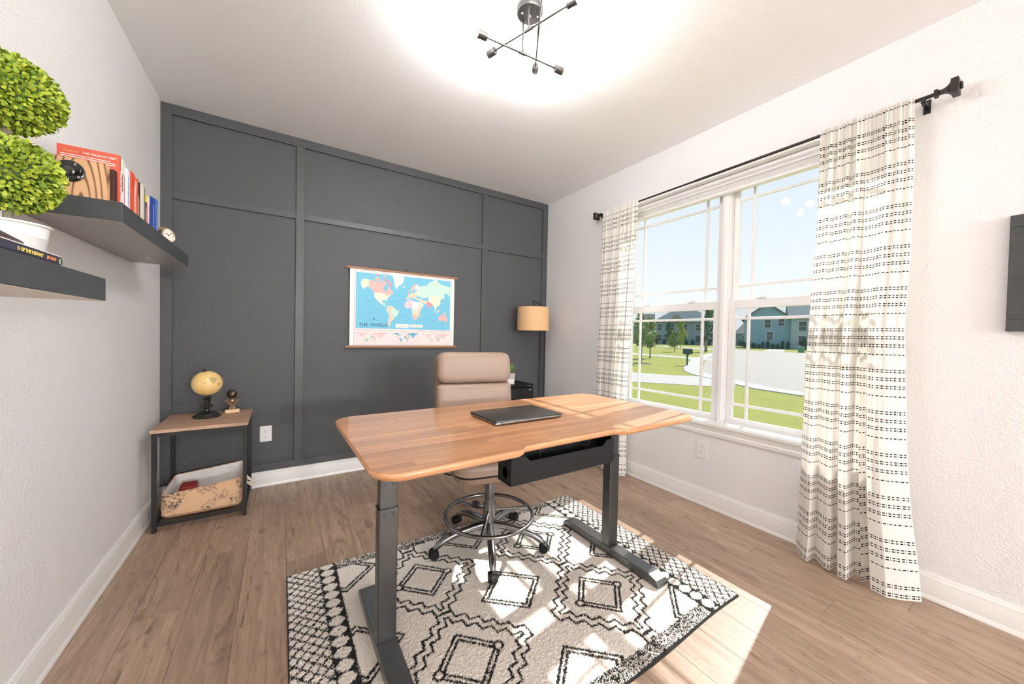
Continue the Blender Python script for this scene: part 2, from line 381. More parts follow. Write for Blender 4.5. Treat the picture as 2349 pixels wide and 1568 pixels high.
def window_unit(n, ya, yb):
    """double-hung unit whose visible glass spans ya..yb"""
    x0, x1 = W+0.125, W+0.20
    fy0, fy1 = ya-0.075, yb+0.075
    w = struct(MB().box(x0, x1, fy0, fy0+0.035, 0.615, OZ1).box(x0, x1, fy1-0.035, fy1, 0.615, OZ1).box(x0, x1, fy0, fy1, OZ1-0.05, OZ1).box(x0, x1, fy0+0.035, fy1-0.035, 0.600, 0.622).obj('window_%d' % n, VINYL, bev=0.003))
    def sash(z0, z1, g0, g1, xa, xb, nm):
        s = MB()
        s.box(xa, xb, fy0+0.036, ya, z0, z1).box(xa, xb, yb, fy1-0.036, z0, z1).box(xa, xb, ya, yb, z0, g0).box(xa, xb, ya, yb, g1, z1)
        so = s.obj(nm, VINYL, w, bev=0.003)
        xm = (xa+xb)/2
        MB().box(xm-0.002, xm+0.002, ya, yb, g0, g1).obj('glass_pane', GLASS, w)
        for yy in (ya+0.09, yb-0.09):
            MB().box(xm-0.009, xm+0.009, yy-0.0095, yy+0.0095, g0, g1).obj('muntin', VINYL, w, bev=0.004)
        for zz in (g0+0.097, g1-0.072):
            MB().box(xm-0.008, xm+0.008, ya, yb, zz-0.0095, zz+0.0095).obj('muntin', VINYL, w, bev=0.004)
        return so
    sash(1.462, OZ1-0.05, 1.505, 2.290, W+0.165, W+0.190, 'upper_sash')
    sash(0.622, 1.498, 0.650, 1.437, W+0.128, W+0.160, 'lower_sash')
    for yy in (ya+0.17, yb-0.17):
        MB().box(W+0.118, W+0.150, yy-0.03, yy+0.03, 1.498, 1.506, 0.003).box(W+0.122, W+0.134, yy-0.035, yy+0.01, 1.506, 1.515, 0.003).obj('sash_lock', VINYL, w)
    MB().box(W+0.196, W+0.1975, ya-0.02, yb+0.02, 0.63, 1.47).obj('insect_screen', SCREEN, w)
window_unit(1, -1.90, -1.145)
window_unit(2, -2.805, -2.05)
struct(MB().box(W+0.10, W+0.20, -1.99, -1.96, 0.600, OZ1).box(W+0.112, W+0.2, -2.0, -1.95, 0.60, OZ1).obj('trim_1', VINYL, bev=0.004))          # mullion between the units
struct(MB().box(W-0.028, W+0.128, OY0-0.03, OY1+0.03, 0.588, 0.612, 0.005).obj('trim_2', TRIM))            # stool
struct(MB().rings([[(W-a, yy, b) for a, b in ((0, 0.52), (0.014, 0.522), (0.016, 0.545), (0.011, 0.552), (0.018, 0.575), (0.022, 0.588), (0, 0.588))] for yy in (OY0-0.02, OY1+0.02)]).obj('trim_3', TRIM, smooth=True, angle=25))  # apron
# raised cellular shade: headrail and stacked cells
bl = thing('window_shade', 'white cellular window shade raised tight under the window head', 'shade', (W+0.05, (OY0+OY1)/2, 2.26))
L2 = (OY1-OY0)/2-0.004
MB().box(0.0, 0.055, -L2, L2, 0.058, 0.113, 0.004).obj('headrail', VINYL, bl)
CELL = simple('white_shade_fabric', (0.82, 0.81, 0.80), 0.8)
for k in range(5): MB().box(0.012, 0.046, -L2+0.002, L2-0.002, 0.018+k*0.008, 0.0252+k*0.008, 0.0025, 1).obj('cell', CELL, bl)
MB().box(0.006, 0.050, -L2, L2, 0.0, 0.017, 0.004).obj('bottom_rail', VINYL, bl)
MB().box(-0.004, 0.0, -0.62, -0.585, 0.0, 0.02).obj('bracket', simple('clear_clip', (0.6, 0.75, 0.8), 0.2), bl)

# outlets
def outlet(lab, loc, rz):
    t = thing('wall_outlet', lab, 'outlet', loc, rz)
    MB().box(-0.039, 0.039, -0.006, 0, -0.061, 0.061, 0.003).obj('cover_plate', WHITEP, t)
    sl = flat('outlet_slot', (40, 38, 36))
    for s in (0.022, -0.022):
        f = MB().lathe([(0.0175, 0), (0.0175, 0.0015)], (0, -0.006, s), 24, (0, -1, 0)).obj('receptacle', WHITEP, t)
        MB().box(-0.0075, -0.0055, -0.0082, -0.0074, s-0.001, s+0.008).box(0.0055, 0.0075, -0.0082, -0.0074, s-0.001, s+0.007).cyl((0, -0.0082, s-0.009), (0, -0.0074, s-0.009), 0.0028, seg=10).obj('slots', sl, f)
    MB().cyl((0, -0.0075, 0), (0, -0.006, 0), 0.003, seg=10).obj('screw', STEEL, t)
outlet('white double outlet on the charcoal panelled wall beside the side table', (0.601, 0, 0.4075), 0)
outlet('white double outlet on the pale wall below the window', (W, -1.916, 0.4035), -PI/2)

# ------------------------------------------------------------------ curtain rod and curtains
rod = thing('curtain_rod', 'dark bronze curtain rod with square finials above the window', 'curtain rod', (W-0.08, -1.95, 2.362))
MB().cyl((0, -1.06, 0), (0, 0.10, 0), 0.0085, seg=16).obj('pole', BRONZE, rod, smooth=True)
MB().cyl((0, 0.06, 0), (0, 1.02, 0), 0.0065, seg=16).obj('inner_pole', BRONZE, rod, smooth=True)
def finial(y, s):
    m = MB()
    def sq(h, yy): return [(-h, yy, -h), (h, yy, -h), (h, yy, h), (-h, yy, h)]
    prof = [(0.016, 0), (0.016, 0.012), (0.010, 0.014), (0.009, 0.020), (0.010, 0.030), (0.014, 0.040), (0.022, 0.048), (0.034, 0.052), (0.034, 0.074), (0.026, 0.076)]
    m.rings([sq(h*0.93, y+s*d) for h, d in prof]); m.box(-0.013, 0.013, min(y+s*0.076, y+s*0.084), max(y+s*0.076, y+s*0.084), -0.013, 0.013, 0.003)
    m.obj('finial', BRONZE, rod)
finial(-1.045, -1); finial(1.015, 1)
for y in (-1.012, 1.005):
    MB().box(0.0, 0.080, y-0.006, y+0.006, -0.020, -0.010).box(0.076, 0.080, y-0.012, y+0.012, -0.045, 0.02).box(-0.012, 0.010, y-0.008, y+0.008, -0.022, -0.008, 0.002).box(-0.004, 0.004, y-0.004, y+0.004, -0.035, -0.02).obj('bracket', BLACK, rod)

CURT, t, b = newmat('white_curtain_with_black_dashes')
uv = N(t, 'ShaderNodeUVMap'); uv.uv_map = 'UVMap'; sxy = N(t, 'ShaderNodeSeparateXYZ'); t.links.new(uv.outputs[0], sxy.inputs[0])
U, V = sxy.outputs[0], sxy.outputs[1]
PER = 0.200
mm = mathn(t, 'MULTIPLY', mathn(t, 'FRACT', mathn(t, 'DIVIDE', V, PER)), PER)
acc = None
for r_ in (0.02, 0.058, 0.0685, 0.097, 0.1075, 0.136, 0.1465):
    q = mathn(t, 'LESS_THAN', mathn(t, 'ABSOLUTE', mathn(t, 'SUBTRACT', mm, r_)), 0.0027)
    acc = q if acc is None else mathn(t, 'MAXIMUM', acc, q)
uu = mathn(t, 'FRACT', mathn(t, 'DIVIDE', U, 0.0215))
dash = mathn(t, 'LESS_THAN', mathn(t, 'ABSOLUTE', mathn(t, 'SUBTRACT', uu, 0.35)), 0.24)
dot = mathn(t, 'LESS_THAN', mathn(t, 'ABSOLUTE', mathn(t, 'SUBTRACT', uu, 0.82)), 0.055)
core = mathn(t, 'MULTIPLY', acc, mathn(t, 'MAXIMUM', dash, dot))
dcol = mixc(t, core, (0.90, 0.88, 0.85), (0.015, 0.012, 0.012))
t.links.new(dcol, b.inputs['Base Color']); b.inputs['Roughness'].default_value = 0.9; b.inputs['Specular IOR Level'].default_value = 0.1
tl = N(t, 'ShaderNodeBsdfTranslucent'); t.links.new(mixc(t, core, (0.90, 0.85, 0.77), (0.03, 0.025, 0.02)), tl.inputs[0])
wv = N(t, 'ShaderNodeTexWave'); wv.inputs['Scale'].default_value = 300; t.links.new(uv.outputs[0], wv.inputs['Vector']); bump(t, b, wv.outputs[0], 0.05, 0.0005)
mx = N(t, 'ShaderNodeMixShader'); mx.inputs[0].default_value = 0.34
t.links.new(b.outputs[0], mx.inputs[1]); t.links.new(tl.outputs[0], mx.inputs[2]); t.links.new(mx.outputs[0], t.nodes['Material Output'].inputs[0])

def interp(tab, z):
    zs = [a for a, _ in tab]; ys = [b for _, b in tab]
    return float(np.interp(z, zs, ys))
def curtain(lab, left, right, folds, vflip, voff, zb, seed, fullw, amp0, amp1, splay):
    """left/right: tables (z, Y) of the panel's two edges; folds: fold boundaries in 0..1 with depth sign"""
    NU, NV = 260, 120
    me = bpy.data.meshes.new('curtain'); vs = []; fs = []; uvs = []
    zt = 2.378
    rs = np.random.default_rng(seed); ph = rs.uniform(0, 6.28, 6)
    def depth(u, k):
        # k = 0 top .. 1 bottom
        fy = np.interp(u, [f[0] for f in folds], [f[1] for f in folds])
        s = math.sin(2*PI*(u*9.5)+ph[0]) * (1-k)**1.5 * 0.35 + math.sin(2*PI*(u*23)+ph[1])*0.55*max(0, 1-k*9)
        return fy*(0.35+0.65*min(1, k*2.0)) + s*0.5
    for j in range(NV+1):
        k = j/NV; kk = k**0.9
        # ruffle above the rod
        z = zt - k*(zt-zb)
        ya, yb = interp(left, z), interp(right, z)
        A = amp0+(amp1-amp0)*k
        lenu = 0; px = None
        for i in range(NU+1):
            u = i/NU
            y = ya+(yb-ya)*u
            d = depth(u, k)
            X = W-0.085 - A*d - splay*k*k*math.sin(PI*min(1, max(0, u)))
            if k < 0.035: X = W-0.08 + (X-(W-0.08))*0.55 - 0.011*(1 if abs(k-0.012) > 0 else 0)
            vs.append((min(X, W-0.024), y, z+0.002*math.sin(u*40+ph[2])*(1 if k < 0.02 else 0)))
    for j in range(NV):
        for i in range(NU):
            a = j*(NU+1)+i; fs.append((a, a+1, a+NU+2, a+NU+1))
    me.from_pydata(vs, [], fs); ul = me.uv_layers.new(name='UVMap')
    P = np.array(vs).reshape(NV+1, NU+1, 3)
    seg = np.linalg.norm(np.diff(P[NV//2, :, :2], axis=0), axis=1); cu = np.concatenate([[0], np.cumsum(seg)])*fullw
    for p in me.polygons:
        for li in p.loop_indices:
            vi = me.loops[li].vertex_index; i = vi % (NU+1); z = vs[vi][2]
            ul.data[li].uv = (cu[i], (voff - z) if vflip else (z+voff))
    me.polygons.foreach_set('use_smooth', [True]*len(me.polygons))
    o = mk('curtain', me, CURT); tag(o, lab, 'curtain'); return o
# folds: (u, depth)  depth 1 = bulging to the room, 0 = tucked toward the wall
fR = [(0, .35), (.10, .8), (.165, .95), (.18, .25), (.30, .75), (.355, .8), (.37, .15), (.43, .9), (.505, 1.0), (.52, .1), (.57, .0), (.60, .55), (.64, .15), (.66, .05), (.68, .85), (.80, 1.0), (.90, .7), (1, .25)]
fL = [(0, .2), (.07, .8), (.22, .95), (.24, .2), (.33, .7), (.42, .85), (.44, .15), (.52, .1), (.55, .85), (.66, .9), (.68, .2), (.74, .8), (.92, .9), (1, .35)]
curtain('white curtain with rows of black dashes hanging right of the window, flaring at the floor',
        [(0, -2.545), (.3, -2.553), (1.07, -2.557), (1.44, -2.568), (1.76, -2.58), (2.4, -2.584)],
        [(0, -3.03), (.2, -3.01), (.4, -2.985), (.66, -2.963), (1.06, -2.946), (1.3, -2.935), (1.6, -2.943), (2.02, -2.943), (2.4, -2.936)],
        fR, False, 0.065, 0.022, 3, 1.3, 0.034, 0.12, 0.02)
curtain('white curtain with rows of black dashes hanging left of the window, near the corner lamp',
        [(0, -0.945), (.65, -0.951), (1.26, -0.952), (1.76, -0.952), (2.25, -0.958), (2.4, -0.97)],
        [(0, -1.324), (.36, -1.322), (.66, -1.312), (.93, -1.322), (1.26, -1.338), (1.67, -1.348), (2.11, -1.355), (2.4, -1.365)],
        fL, True, 2.54, 0.022, 5, 1.25, 0.03, 0.085, 0.008)

# ------------------------------------------------------------------ rug (pile mesh with woven pattern in its colour attribute)
RX0, RX1, RY0, RY1 = 0.727, 2.532, -2.560, -1.330
nx, ny = 560, 380
gx = np.linspace(RX0, RX1, nx); gy = np.linspace(RY0, RY1, ny)
XX, YY = np.meshgrid(gx, gy)
jx = XX + rng.normal(0, 0.0022, XX.shape); jy = YY + rng.normal(0, 0.0022, XX.shape)
ink = np.zeros(XX.shape, bool)
def tri(a): return 2*np.abs(2*(a-np.floor(a+0.5)))-1
inner = (jx > 0.943) & (jx < 2.305) & (jy > -2.495) & (jy < -1.395)
for i in range(-1, 3):
    for j in range(-1, 3):
        cx, cy = 1.295+0.67*i, -1.69-0.515*j
        ax, ay = np.abs(jx-cx)*0.985, np.abs(jy-cy)
        p = (ax+ay)/math.sqrt(2); q = (ax-ay)/math.sqrt(2)
        for h0 in (0.130, 0.103): ink |= inner & (np.abs(p-h0/math.sqrt(2)) < 0.0054) & (p > 0.02)
        for sgn in (-1, 1):
            rr = np.hypot(jx-(cx+sgn*0.121), jy-cy)
            ink = np.where(rr < 0.013, False, ink); ink |= inner & (np.abs(rr-0.018) < 0.0052)
        for h0 in (0.272, 0.222):
            side = h0/math.sqrt(2); nt_ = 6 if h0 > 0.25 else 5
            wave = tri(q/(2*side)*nt_*1.0)*0.0125
            ink |= inner & (np.abs(p-side-wave) < 0.0064) & (np.abs(q) < side+0.012)
        cx, cy = 0.96+0.67*i, -1.452-0.515*j
        ax, ay = np.abs(jx-cx)*0.93, np.abs(jy-cy)*1.05
        p = (ax+ay)/math.sqrt(2)
        for h0 in (0.148, 0.122): ink |= inner & (np.abs(p-h0/math.sqrt(2)) < 0.0054)
def sideband(u):
    """u = distance inwards from the inner edge of the band (0..0.215)"""
    k = np.zeros(u.shape, bool)
    a = (u < 0.078) & (u > 0)
    ph_ = (jy/0.0585); py_ = np.abs(ph_-np.round(ph_))*0.0585
    k |= a & ((np.abs(u-0.042)/0.031)**1.5+(py_/0.0275)**1.5 > 1.0)
    l = (u >= 0.078)
    d1 = (u*1.05+jy)/0.047; d2 = (u*1.05-jy)/0.047
    k |= l & ((np.abs(d1-np.round(d1)) < 0.125) | (np.abs(d2-np.round(d2)) < 0.125)) & (nb > 0.08)
    return k
nb = rng.random(XX.shape)
ink |= sideband(0.943-jx) & (jx < 0.943)
ink |= sideband(jx-2.305) & (jx > 2.305)
nb = rng.random(XX.shape)
blk = np.floor((jx+jy*0.3)/0.11) % 2
band = ((jy > -1.395) | (jy < -2.495)) & (jx > 0.943) & (jx < 2.305)
fi = np.where(jy > -1.395, (jy+1.395)/0.06, (-2.495-jy)/0.065)
ink |= band & (nb < 0.86-0.30*np.clip(fi, 0, 1)-0.14*blk)
ink |= (XX < RX0+0.006) | (XX > RX1-0.004) | (YY < RY0+0.006) | (YY > RY1-0.006)
ink |= (~band) & (~inner) & (nb < 0.04) & (np.abs(jx-0.9) < 0.05)
colr = np.zeros((ny, nx, 4)); colr[..., 3] = 1
wn = rng.normal(1, 0.05, XX.shape)[..., None]
colr[..., :3] = np.where(ink[..., None], np.array([0.018, 0.018, 0.017]), np.array([0.80, 0.75, 0.68])*wn)
zz = 0.011 + rng.normal(0, 0.0011, XX.shape) - 0.0012*ink
edge = np.minimum.reduce([XX-RX0, RX1-XX, YY-RY0, RY1-YY]); zz = np.where(edge < 0.002, 0.001, zz)
wav = 0.010*np.exp(-((XX-1.93)/0.10)**2-((YY-RY0)/0.05)**2)
YO = YY + 0.010*np.sin(XX*5.5+1.0)*np.exp(-((YY-RY0)/0.15)**2)
zz = zz + wav*(edge >= 0.002)
vv = np.stack([XX, YO, zz], -1).reshape(-1, 3)
ii = np.arange(nx*ny).reshape(ny, nx)
ff = np.stack([ii[:-1, :-1], ii[:-1, 1:], ii[1:, 1:], ii[1:, :-1]], -1).reshape(-1, 4)
me = bpy.data.meshes.new('area_rug'); me.vertices.add(len(vv)); me.vertices.foreach_set('co', vv.ravel())
me.loops.add(ff.size); me.loops.foreach_set('vertex_index', ff.ravel()); me.polygons.add(len(ff))
me.polygons.foreach_set('loop_start', np.arange(0, ff.size, 4)); me.polygons.foreach_set('loop_total', np.full(len(ff), 4)); me.update(calc_edges=True)
ca = me.color_attributes.new('weave', 'FLOAT_COLOR', 'POINT'); ca.data.foreach_set('color', colr.reshape(-1))
RUG, t, b = newmat('woven_pile'); at = N(t, 'ShaderNodeAttribute'); at.attribute_name = 'weave'; t.links.new(at.outputs['Color'], b.inputs['Base Color'])
b.inputs['Roughness'].default_value = 0.95; b.inputs['Specular IOR Level'].default_value = 0.1; b.inputs['Sheen Weight'].default_value = 0.1
rug = mk('area_rug', me, RUG); tag(rug, 'cream area rug with black diamonds and zigzags lying under the desk', 'rug')

# ------------------------------------------------------------------ desk
TOPZ = 0.840
desk = thing('standing_desk', 'height adjustable desk with butcher block top and grey metal legs', 'desk', (0, 0, 0))
rot = math.radians(1.2); dc = Vector((1.652, -2.03))
def outline(inset):
    hx, hy = 0.758-inset, 0.385-inset; r = 0.085-inset*0.6
    P = []
    def arc(cx, cy, a0, a1, r):
        for k in range(9):
            a = math.radians(a0+(a1-a0)*k/8); P.append((cx+r*math.cos(a), cy+r*math.sin(a)))
    arc(hx-r, -hy+r, -90, 0, r); arc(hx-r, hy-r, 0, 90, r); arc(-hx+r, hy-r, 90, 180, r); arc(-hx+r, -hy+r, 180, 270, r)
    # cable cut-out in the rear (camera side) edge
    n = 0.030
    for k in range(6): f = k/5; P.append((-0.305+0.055*f, -hy+n*(3*f*f-2*f**3)))
    for k in range(6): f = k/5; P.append((0.185+0.055*f, -hy+n*(1-(3*f*f-2*f**3))))
    return P
cr_, sr_ = math.cos(rot), math.sin(rot)
def dl(p): return (dc.x+p[0]*cr_-p[1]*sr_, dc.y+p[0]*sr_+p[1]*cr_)
lev = [(0.016, 0.812), (0.004, 0.820), (0.0, 0.828), (0.0, 0.834), (0.003, 0.8380)]
MB().rings([[(*dl(p), z) for p in outline(i)] for i, z in lev]).obj('tabletop', STAVE, desk, smooth=True, angle=40)
def clip(poly, a, b, c):
    """keep a*x+b*y<=c"""
    out = []
    for i in range(len(poly)):
        p, q = poly[i], poly[(i+1) % len(poly)]; dp = a*p[0]+b*p[1]-c; dq = a*q[0]+b*q[1]-c
        if dp <= 0: out.append(p)
        if (dp < 0 < dq) or (dq < 0 < dp):
            f = dp/(dp-dq); out.append((p[0]+(q[0]-p[0])*f, p[1]+(q[1]-p[1])*f))
    return out
ot = outline(0.004); rw = random.Random(3); y = -0.39; 
while y < 0.39:
    h = 0.042; x = -0.76-rw.random()*0.4
    while x < 0.76:
        l = rw.uniform(0.35, 0.75); g = 0.0003
        pg = clip(clip(clip(clip(ot, -1, 0, -(x+g)), 1, 0, x+l-g), 0, -1, -(y+g)), 0, 1, y+h-g)
        q2 = []
        for p in pg:
            if not q2 or (abs(p[0]-q2[-1][0])+abs(p[1]-q2[-1][1])) > 1e-5: q2.append(p)
        if len(q2) > 2 and abs(q2[0][0]-q2[-1][0])+abs(q2[0][1]-q2[-1][1]) < 1e-5: q2.pop()
        if len(q2) >= 3:
            ar = abs(sum(q2[i][0]*q2[(i+1) % len(q2)][1]-q2[(i+1) % len(q2)][0]*q2[i][1] for i in range(len(q2)))/2)
            if ar > 1e-4: MB().prism([dl(p) for p in q2], 0.8378, TOPZ).obj('stave', STAVE, desk)
        x += l
    y += h
for nm, xa, xb in (('L', 1.005, 1.075), ('R', 2.228, 2.298)):
    xc = (xa+xb)/2
    ft = MB()
    ys = [-2.335, -2.322, -2.28, -1.70, -1.655, -1.642]; zh = [0.016, 0.030, 0.042, 0.042, 0.030, 0.016]
    ft.rings([[(xc-0.038, yy, 0.013), (xc+0.038, yy, 0.013), (xc+0.038, yy, 0.013+z), (xc-0.038, yy, 0.013+z)] for yy, z in zip(ys, zh)])
    ft.obj('foot', GUNF, desk, bev=0.004)
    lg = MB().box(xa, xb, -2.020, -1.965, 0.054, 0.556, 0.004).obj('leg', GUN, desk)
    MB().box(xa-0.0015, xb+0.0015, -2.0215, -1.9635, 0.553, 0.559, 0.001).obj('collar', BLACK, lg)
    for dx in (0.018, 0.052): MB().cyl((xa+dx, -2.022, 0.535), (xa+dx, -2.019, 0.535), 0.003, seg=10).obj('rivet', BLACK, lg)
    mid = MB().box(xa+0.004, xb-0.004, -2.016, -1.969, 0.556, 0.668, 0.003).obj('middle_stage', GUN, desk)
    MB().box(xa+0.002, xb-0.002, -2.0175, -1.9675, 0.665, 0.671, 0.001).obj('collar', BLACK, mid)
    for dx in (0.02, 0.05): MB().cyl((xa+dx, -2.018, 0.648), (xa+dx, -2.015, 0.648), 0.0028, seg=10).obj('rivet', BLACK, mid)
    MB().box(xa+0.009, xb-0.009, -2.011, -1.974, 0.668, 0.785, 0.002).obj('inner_stage', GUN, desk)
    MB().box(xa-0.005, xb+0.005, -2.28, -1.72, 0.785, 0.812, 0.003).obj('side_bracket', BLACK, desk)
MB().box(1.07, 2.235, -2.03, -1.98, 0.775, 0.812, 0.002).box(1.07, 2.235, -1.94, -1.90, 0.785, 0.812, 0.002).obj('crossbar', BLACK, desk)
# cable tray
tray = thing('cable_tray', 'black plastic cable tray hanging under the rear desk edge', 'cable tray', (1.660, -2.25, 0.67))
tx = 0.266
MB().prism([(-tx, 0), (tx, 0), (tx, 0.102), (tx-0.045, 0.102), (tx-0.068, 0.079), (-tx+0.085, 0.079), (-tx+0.062, 0.100), (-tx, 0.100)], -0.055, -0.052, 'xz').obj('front_panel', BLACKPL, tray, bev=0.001)
MB().box(-tx, tx, 0.032, 0.035, 0, 0.125).obj('back_panel', BLACKPL, tray)
MB().box(-tx, tx, -0.053, 0.033, -0.002, 0.001).obj('floor_panel', BLACKPL, tray)
for s in (-1, 1):
    m = MB(); xx = s*tx
    ring = [(0.018*math.cos(a)-0.012, 0.018*math.sin(a)*1.25+0.038) for a in [2*PI*k/16 for k in range(16)]]
    outer = []
    for (a, b_) in ring:
        dx, dz = a+0.012, b_-0.038
        tmax = min((0.043 if dx > 0 else 0.040)/max(abs(dx), 1e-6), (0.072 if dz > 0 else 0.037)/max(abs(dz), 1e-6)); outer.append((-0.012+dx*tmax, 0.038+dz*tmax))
    r0 = [[(xx, a, b_) for a, b_ in ring], [(xx, a, b_) for a, b_ in outer], [(xx-s*0.004, a, b_) for a, b_ in outer], [(xx-s*0.004, a, b_) for a, b_ in ring]]
    m.rings(r0+[r0[0]], cap=False); bmesh.ops.remove_doubles(m.b, verts=m.b.verts, dist=1e-6)
    m.obj('end_panel', BLACKPL, tray)
    hb = MB().prism([(-0.020, 0.140), (0.020, 0.140), (0.022, 0.100), (0.012, 0.070), (-0.004, 0.066), (-0.016, 0.078)], xx+s*0.001, xx+s*0.006, 'yz').obj('hinge_bracket', BLACK, tray)
    MB().cyl((xx+s*0.006, 0.004, 0.082), (xx+s*0.009, 0.004, 0.082), 0.011, seg=18).obj('knob', BLACK, hb)
    MB().cyl((xx+s*0.006, 0.004, 0.108), (xx+s*0.008, 0.004, 0.108), 0.003, seg=12).obj('screw', STEEL, hb)
cb = thing('power_cable', 'black power cables looping out of the desk cable tray', 'cable', (1.66, -2.25, 0.68))
MB().tube([(0.03, 0.0, 0.02), (0.02, -0.008, 0.07), (0.035, -0.01, 0.105), (0.08, 0.0, 0.122), (0.13, 0.01, 0.105), (0.16, 0.015, 0.06), (0.15, 0.01, 0.03)], 0.003, 8).obj('cable_loop', BLACKPL, cb, smooth=True)
MB().tube([(-0.10, 0.0, 0.03), (-0.095, 0, 0.08), (-0.09, 0.01, 0.125)], 0.003, 8).obj('cable_loop', BLACKPL, cb, smooth=True)
MB().tube([(-0.08, 0.02, 0.13), (-0.02, 0.025, 0.11), (0.06, 0.02, 0.108), (0.12, 0.02, 0.13)], 0.003, 8).obj('cable_loop', BLACKPL, cb, smooth=True)
MB().tube([(0.16, 0.012, 0.03), (0.185, 0.012, 0.085), (0.16, 0.018, 0.105), (0.12, 0.02, 0.11)], 0.003, 8).obj('cable_loop', BLACKPL, cb, smooth=True)
cc = MB().tube([(1.09, -2.0, 0.80), (1.12, -2.10, 0.775), (1.17, -2.20, 0.757), (1.22, -2.24, 0.756), (1.26, -2.24, 0.768), (1.30, -2.22, 0.80)], 0.0025, 8).obj('control_cable', BLACKPL, desk, smooth=True)

# laptop
lap = thing('laptop', 'closed graphite laptop lying on the wooden desktop', 'laptop', (1.612, -1.998, TOPZ), math.radians(0.6))
MB().box(-0.176, 0.176, -0.117, 0.117, 0.003, 0.0115, 0.003).obj('base', LAPS, lap, smooth=True)
MB().box(-0.176, 0.176, -0.120, 0.117, 0.0130, 0.0185, 0.002).obj('lid', LAPT, lap, smooth=True)
MB().cyl((-0.150, -0.1195, 0.0100), (0.150, -0.1195, 0.0100), 0.0045, seg=14).obj('hinge', LAPS, lap, smooth=True)
for x_, w_ in ((-0.045, 0.010), (-0.068, 0.006), (-0.086, 0.008), (-0.104, 0.005)):
    MB().box(-0.1768, -0.1755, x_-w_/2, x_+w_/2, 0.006, 0.0098).obj('port', BLACK, lap)
for x_ in (-0.15, 0.15):
    for y_ in (-0.09, 0.09): MB().box(x_-0.012, x_+0.012, y_-0.005, y_+0.005, 0, 0.003).obj('rubber_foot', BLACK, lap)

# ------------------------------------------------------------------ chair
ch = thing('drafting_chair', 'taupe leather drafting chair with foot ring and castors behind the desk', 'chair', (1.705, -1.600, 0.012))
th = math.radians(-11.0)
def cr2(x, y): return (x*math.cos(th)-y*math.sin(th), x*math.sin(th)+y*math.cos(th))
def rrect(hw, y0, y1, z0, z1, r, n=5):
    P = []
    for cx, cz, a0 in ((hw-r, z0+r, -90), (hw-r, z1-r, 0), (-hw+r, z1-r, 90), (-hw+r, z0+r, 180)):
        for k in range(n+1):
            a = math.radians(a0+90*k/n); P.append((cx+r*math.cos(a), cz+r*math.sin(a)))
    return P
def cushion(hw0, hw1, z0, z1, yf, t, rc, tilt, mat, nm, lab=None):
    """upright padded cushion; yf(z) gives rear plane"""
    m = MB(); rings = []
    for s_, ins in ((0, 0.020), (0.12, 0.006), (0.3, 0.0), (0.7, 0.0), (0.88, 0.007), (0.97, 0.020), (1.0, 0.040)):
        pts = []
        for x, z in rrect(hw0-ins, 0, 0, z0+ins, z1-ins, max(0.01, rc-ins*0.5)):
            kx = 1+(hw1/hw0-1)*(z1-z)/(z1-z0)
            y = yf(z)+t*(0.5-s_)*-1
            yy = yf(z) - t*s_
            X, Y = cr2(x*kx, yy); pts.append((X, Y, z))
        rings.append(pts)
    return m.rings(rings).obj(nm, mat, ch, smooth=True, angle=60)
def yf(z): return 0.36 + 0.055*math.sin((z-0.55)*3.0) + (z-0.6)*0.02
cushion(0.245, 0.250, 0.885, 1.083, yf, 0.100, 0.055, 0, LEATHER, 'backrest_cushion')
cushion(0.250, 0.253, 0.705, 0.882, yf, 0.100, 0.03, 0, LEATHER, 'backrest_cushion')
cushion(0.250, 0.245, 0.550, 0.702, yf, 0.100, 0.03, 0, LEATHER, 'backrest_cushion')
cushion(0.252, 0.252, 0.535, 1.075, lambda z: yf(z)+0.035, 0.055, 0.06, 0, LEATHERD, 'back_shell', )
# seat: base shell, dark piping, cushion
def seat_ring(hw, y0, y1, r, z, lift=0.0, n=6):
    P = []
    for cx, cy, a0 in ((hw-r, y0+r, -90), (hw-r, y1-r, 0), (-hw+r, y1-r, 90), (-hw+r, y0+r, 180)):
        for k in range(n+1):
            a = math.radians(a0+90*k/n); x, yv = cx+r*math.cos(a), cy+r*math.sin(a)
            X, Y = cr2(x, yv); P.append((X, Y, z+lift*(x/hw)**2))
    return P
S0 = 0.448
MB().rings([seat_ring(0.205, -0.215, 0.22, 0.06, S0), seat_ring(0.235, -0.245, 0.25, 0.08, S0+0.012), seat_ring(0.25, -0.262, 0.26, 0.085, S0+0.035), seat_ring(0.25, -0.262, 0.26, 0.085, S0+0.046)]).obj('seat_pan', LEATHERD, ch, smooth=True, angle=60)
MB().rings([seat_ring(0.243, -0.255, 0.255, 0.08, S0+0.046), seat_ring(0.243, -0.255, 0.255, 0.08, S0+0.056)]).obj('seat_seam', BLACKPL, ch, smooth=True)
MB().rings([seat_ring(0.250, -0.262, 0.26, 0.085, S0+0.056), seat_ring(0.254, -0.268, 0.26, 0.085, S0+0.075), seat_ring(0.250, -0.264, 0.26, 0.085, S0+0.105), seat_ring(0.235, -0.245, 0.25, 0.08, S0+0.125), seat_ring(0.18, -0.19, 0.2, 0.08, S0+0.132)]).obj('seat_cushion', LEATHER, ch, smooth=True, angle=60)
MB().box(-0.08, 0.08, -0.10, 0.10, S0-0.03, S0+0.002, 0.006).obj('tilt_mechanism', BLACK, ch)
MB().tube([(*cr2(0.0, 0.08), S0-0.015), (*cr2(0, 0.30), S0-0.01), (*cr2(0, 0.405), S0+0.05), (*cr2(0, 0.42), 0.60)], 0.018, 10).obj('back_bracket', BLACK, ch, smooth=True)
MB().tube([(*cr2(-0.08, -0.02), S0-0.012), (*cr2(-0.22, -0.03), S0-0.01), (*cr2(-0.265, -0.03), S0+0.005)], 0.005, 8).obj('height_lever', BLACK, ch, smooth=True)
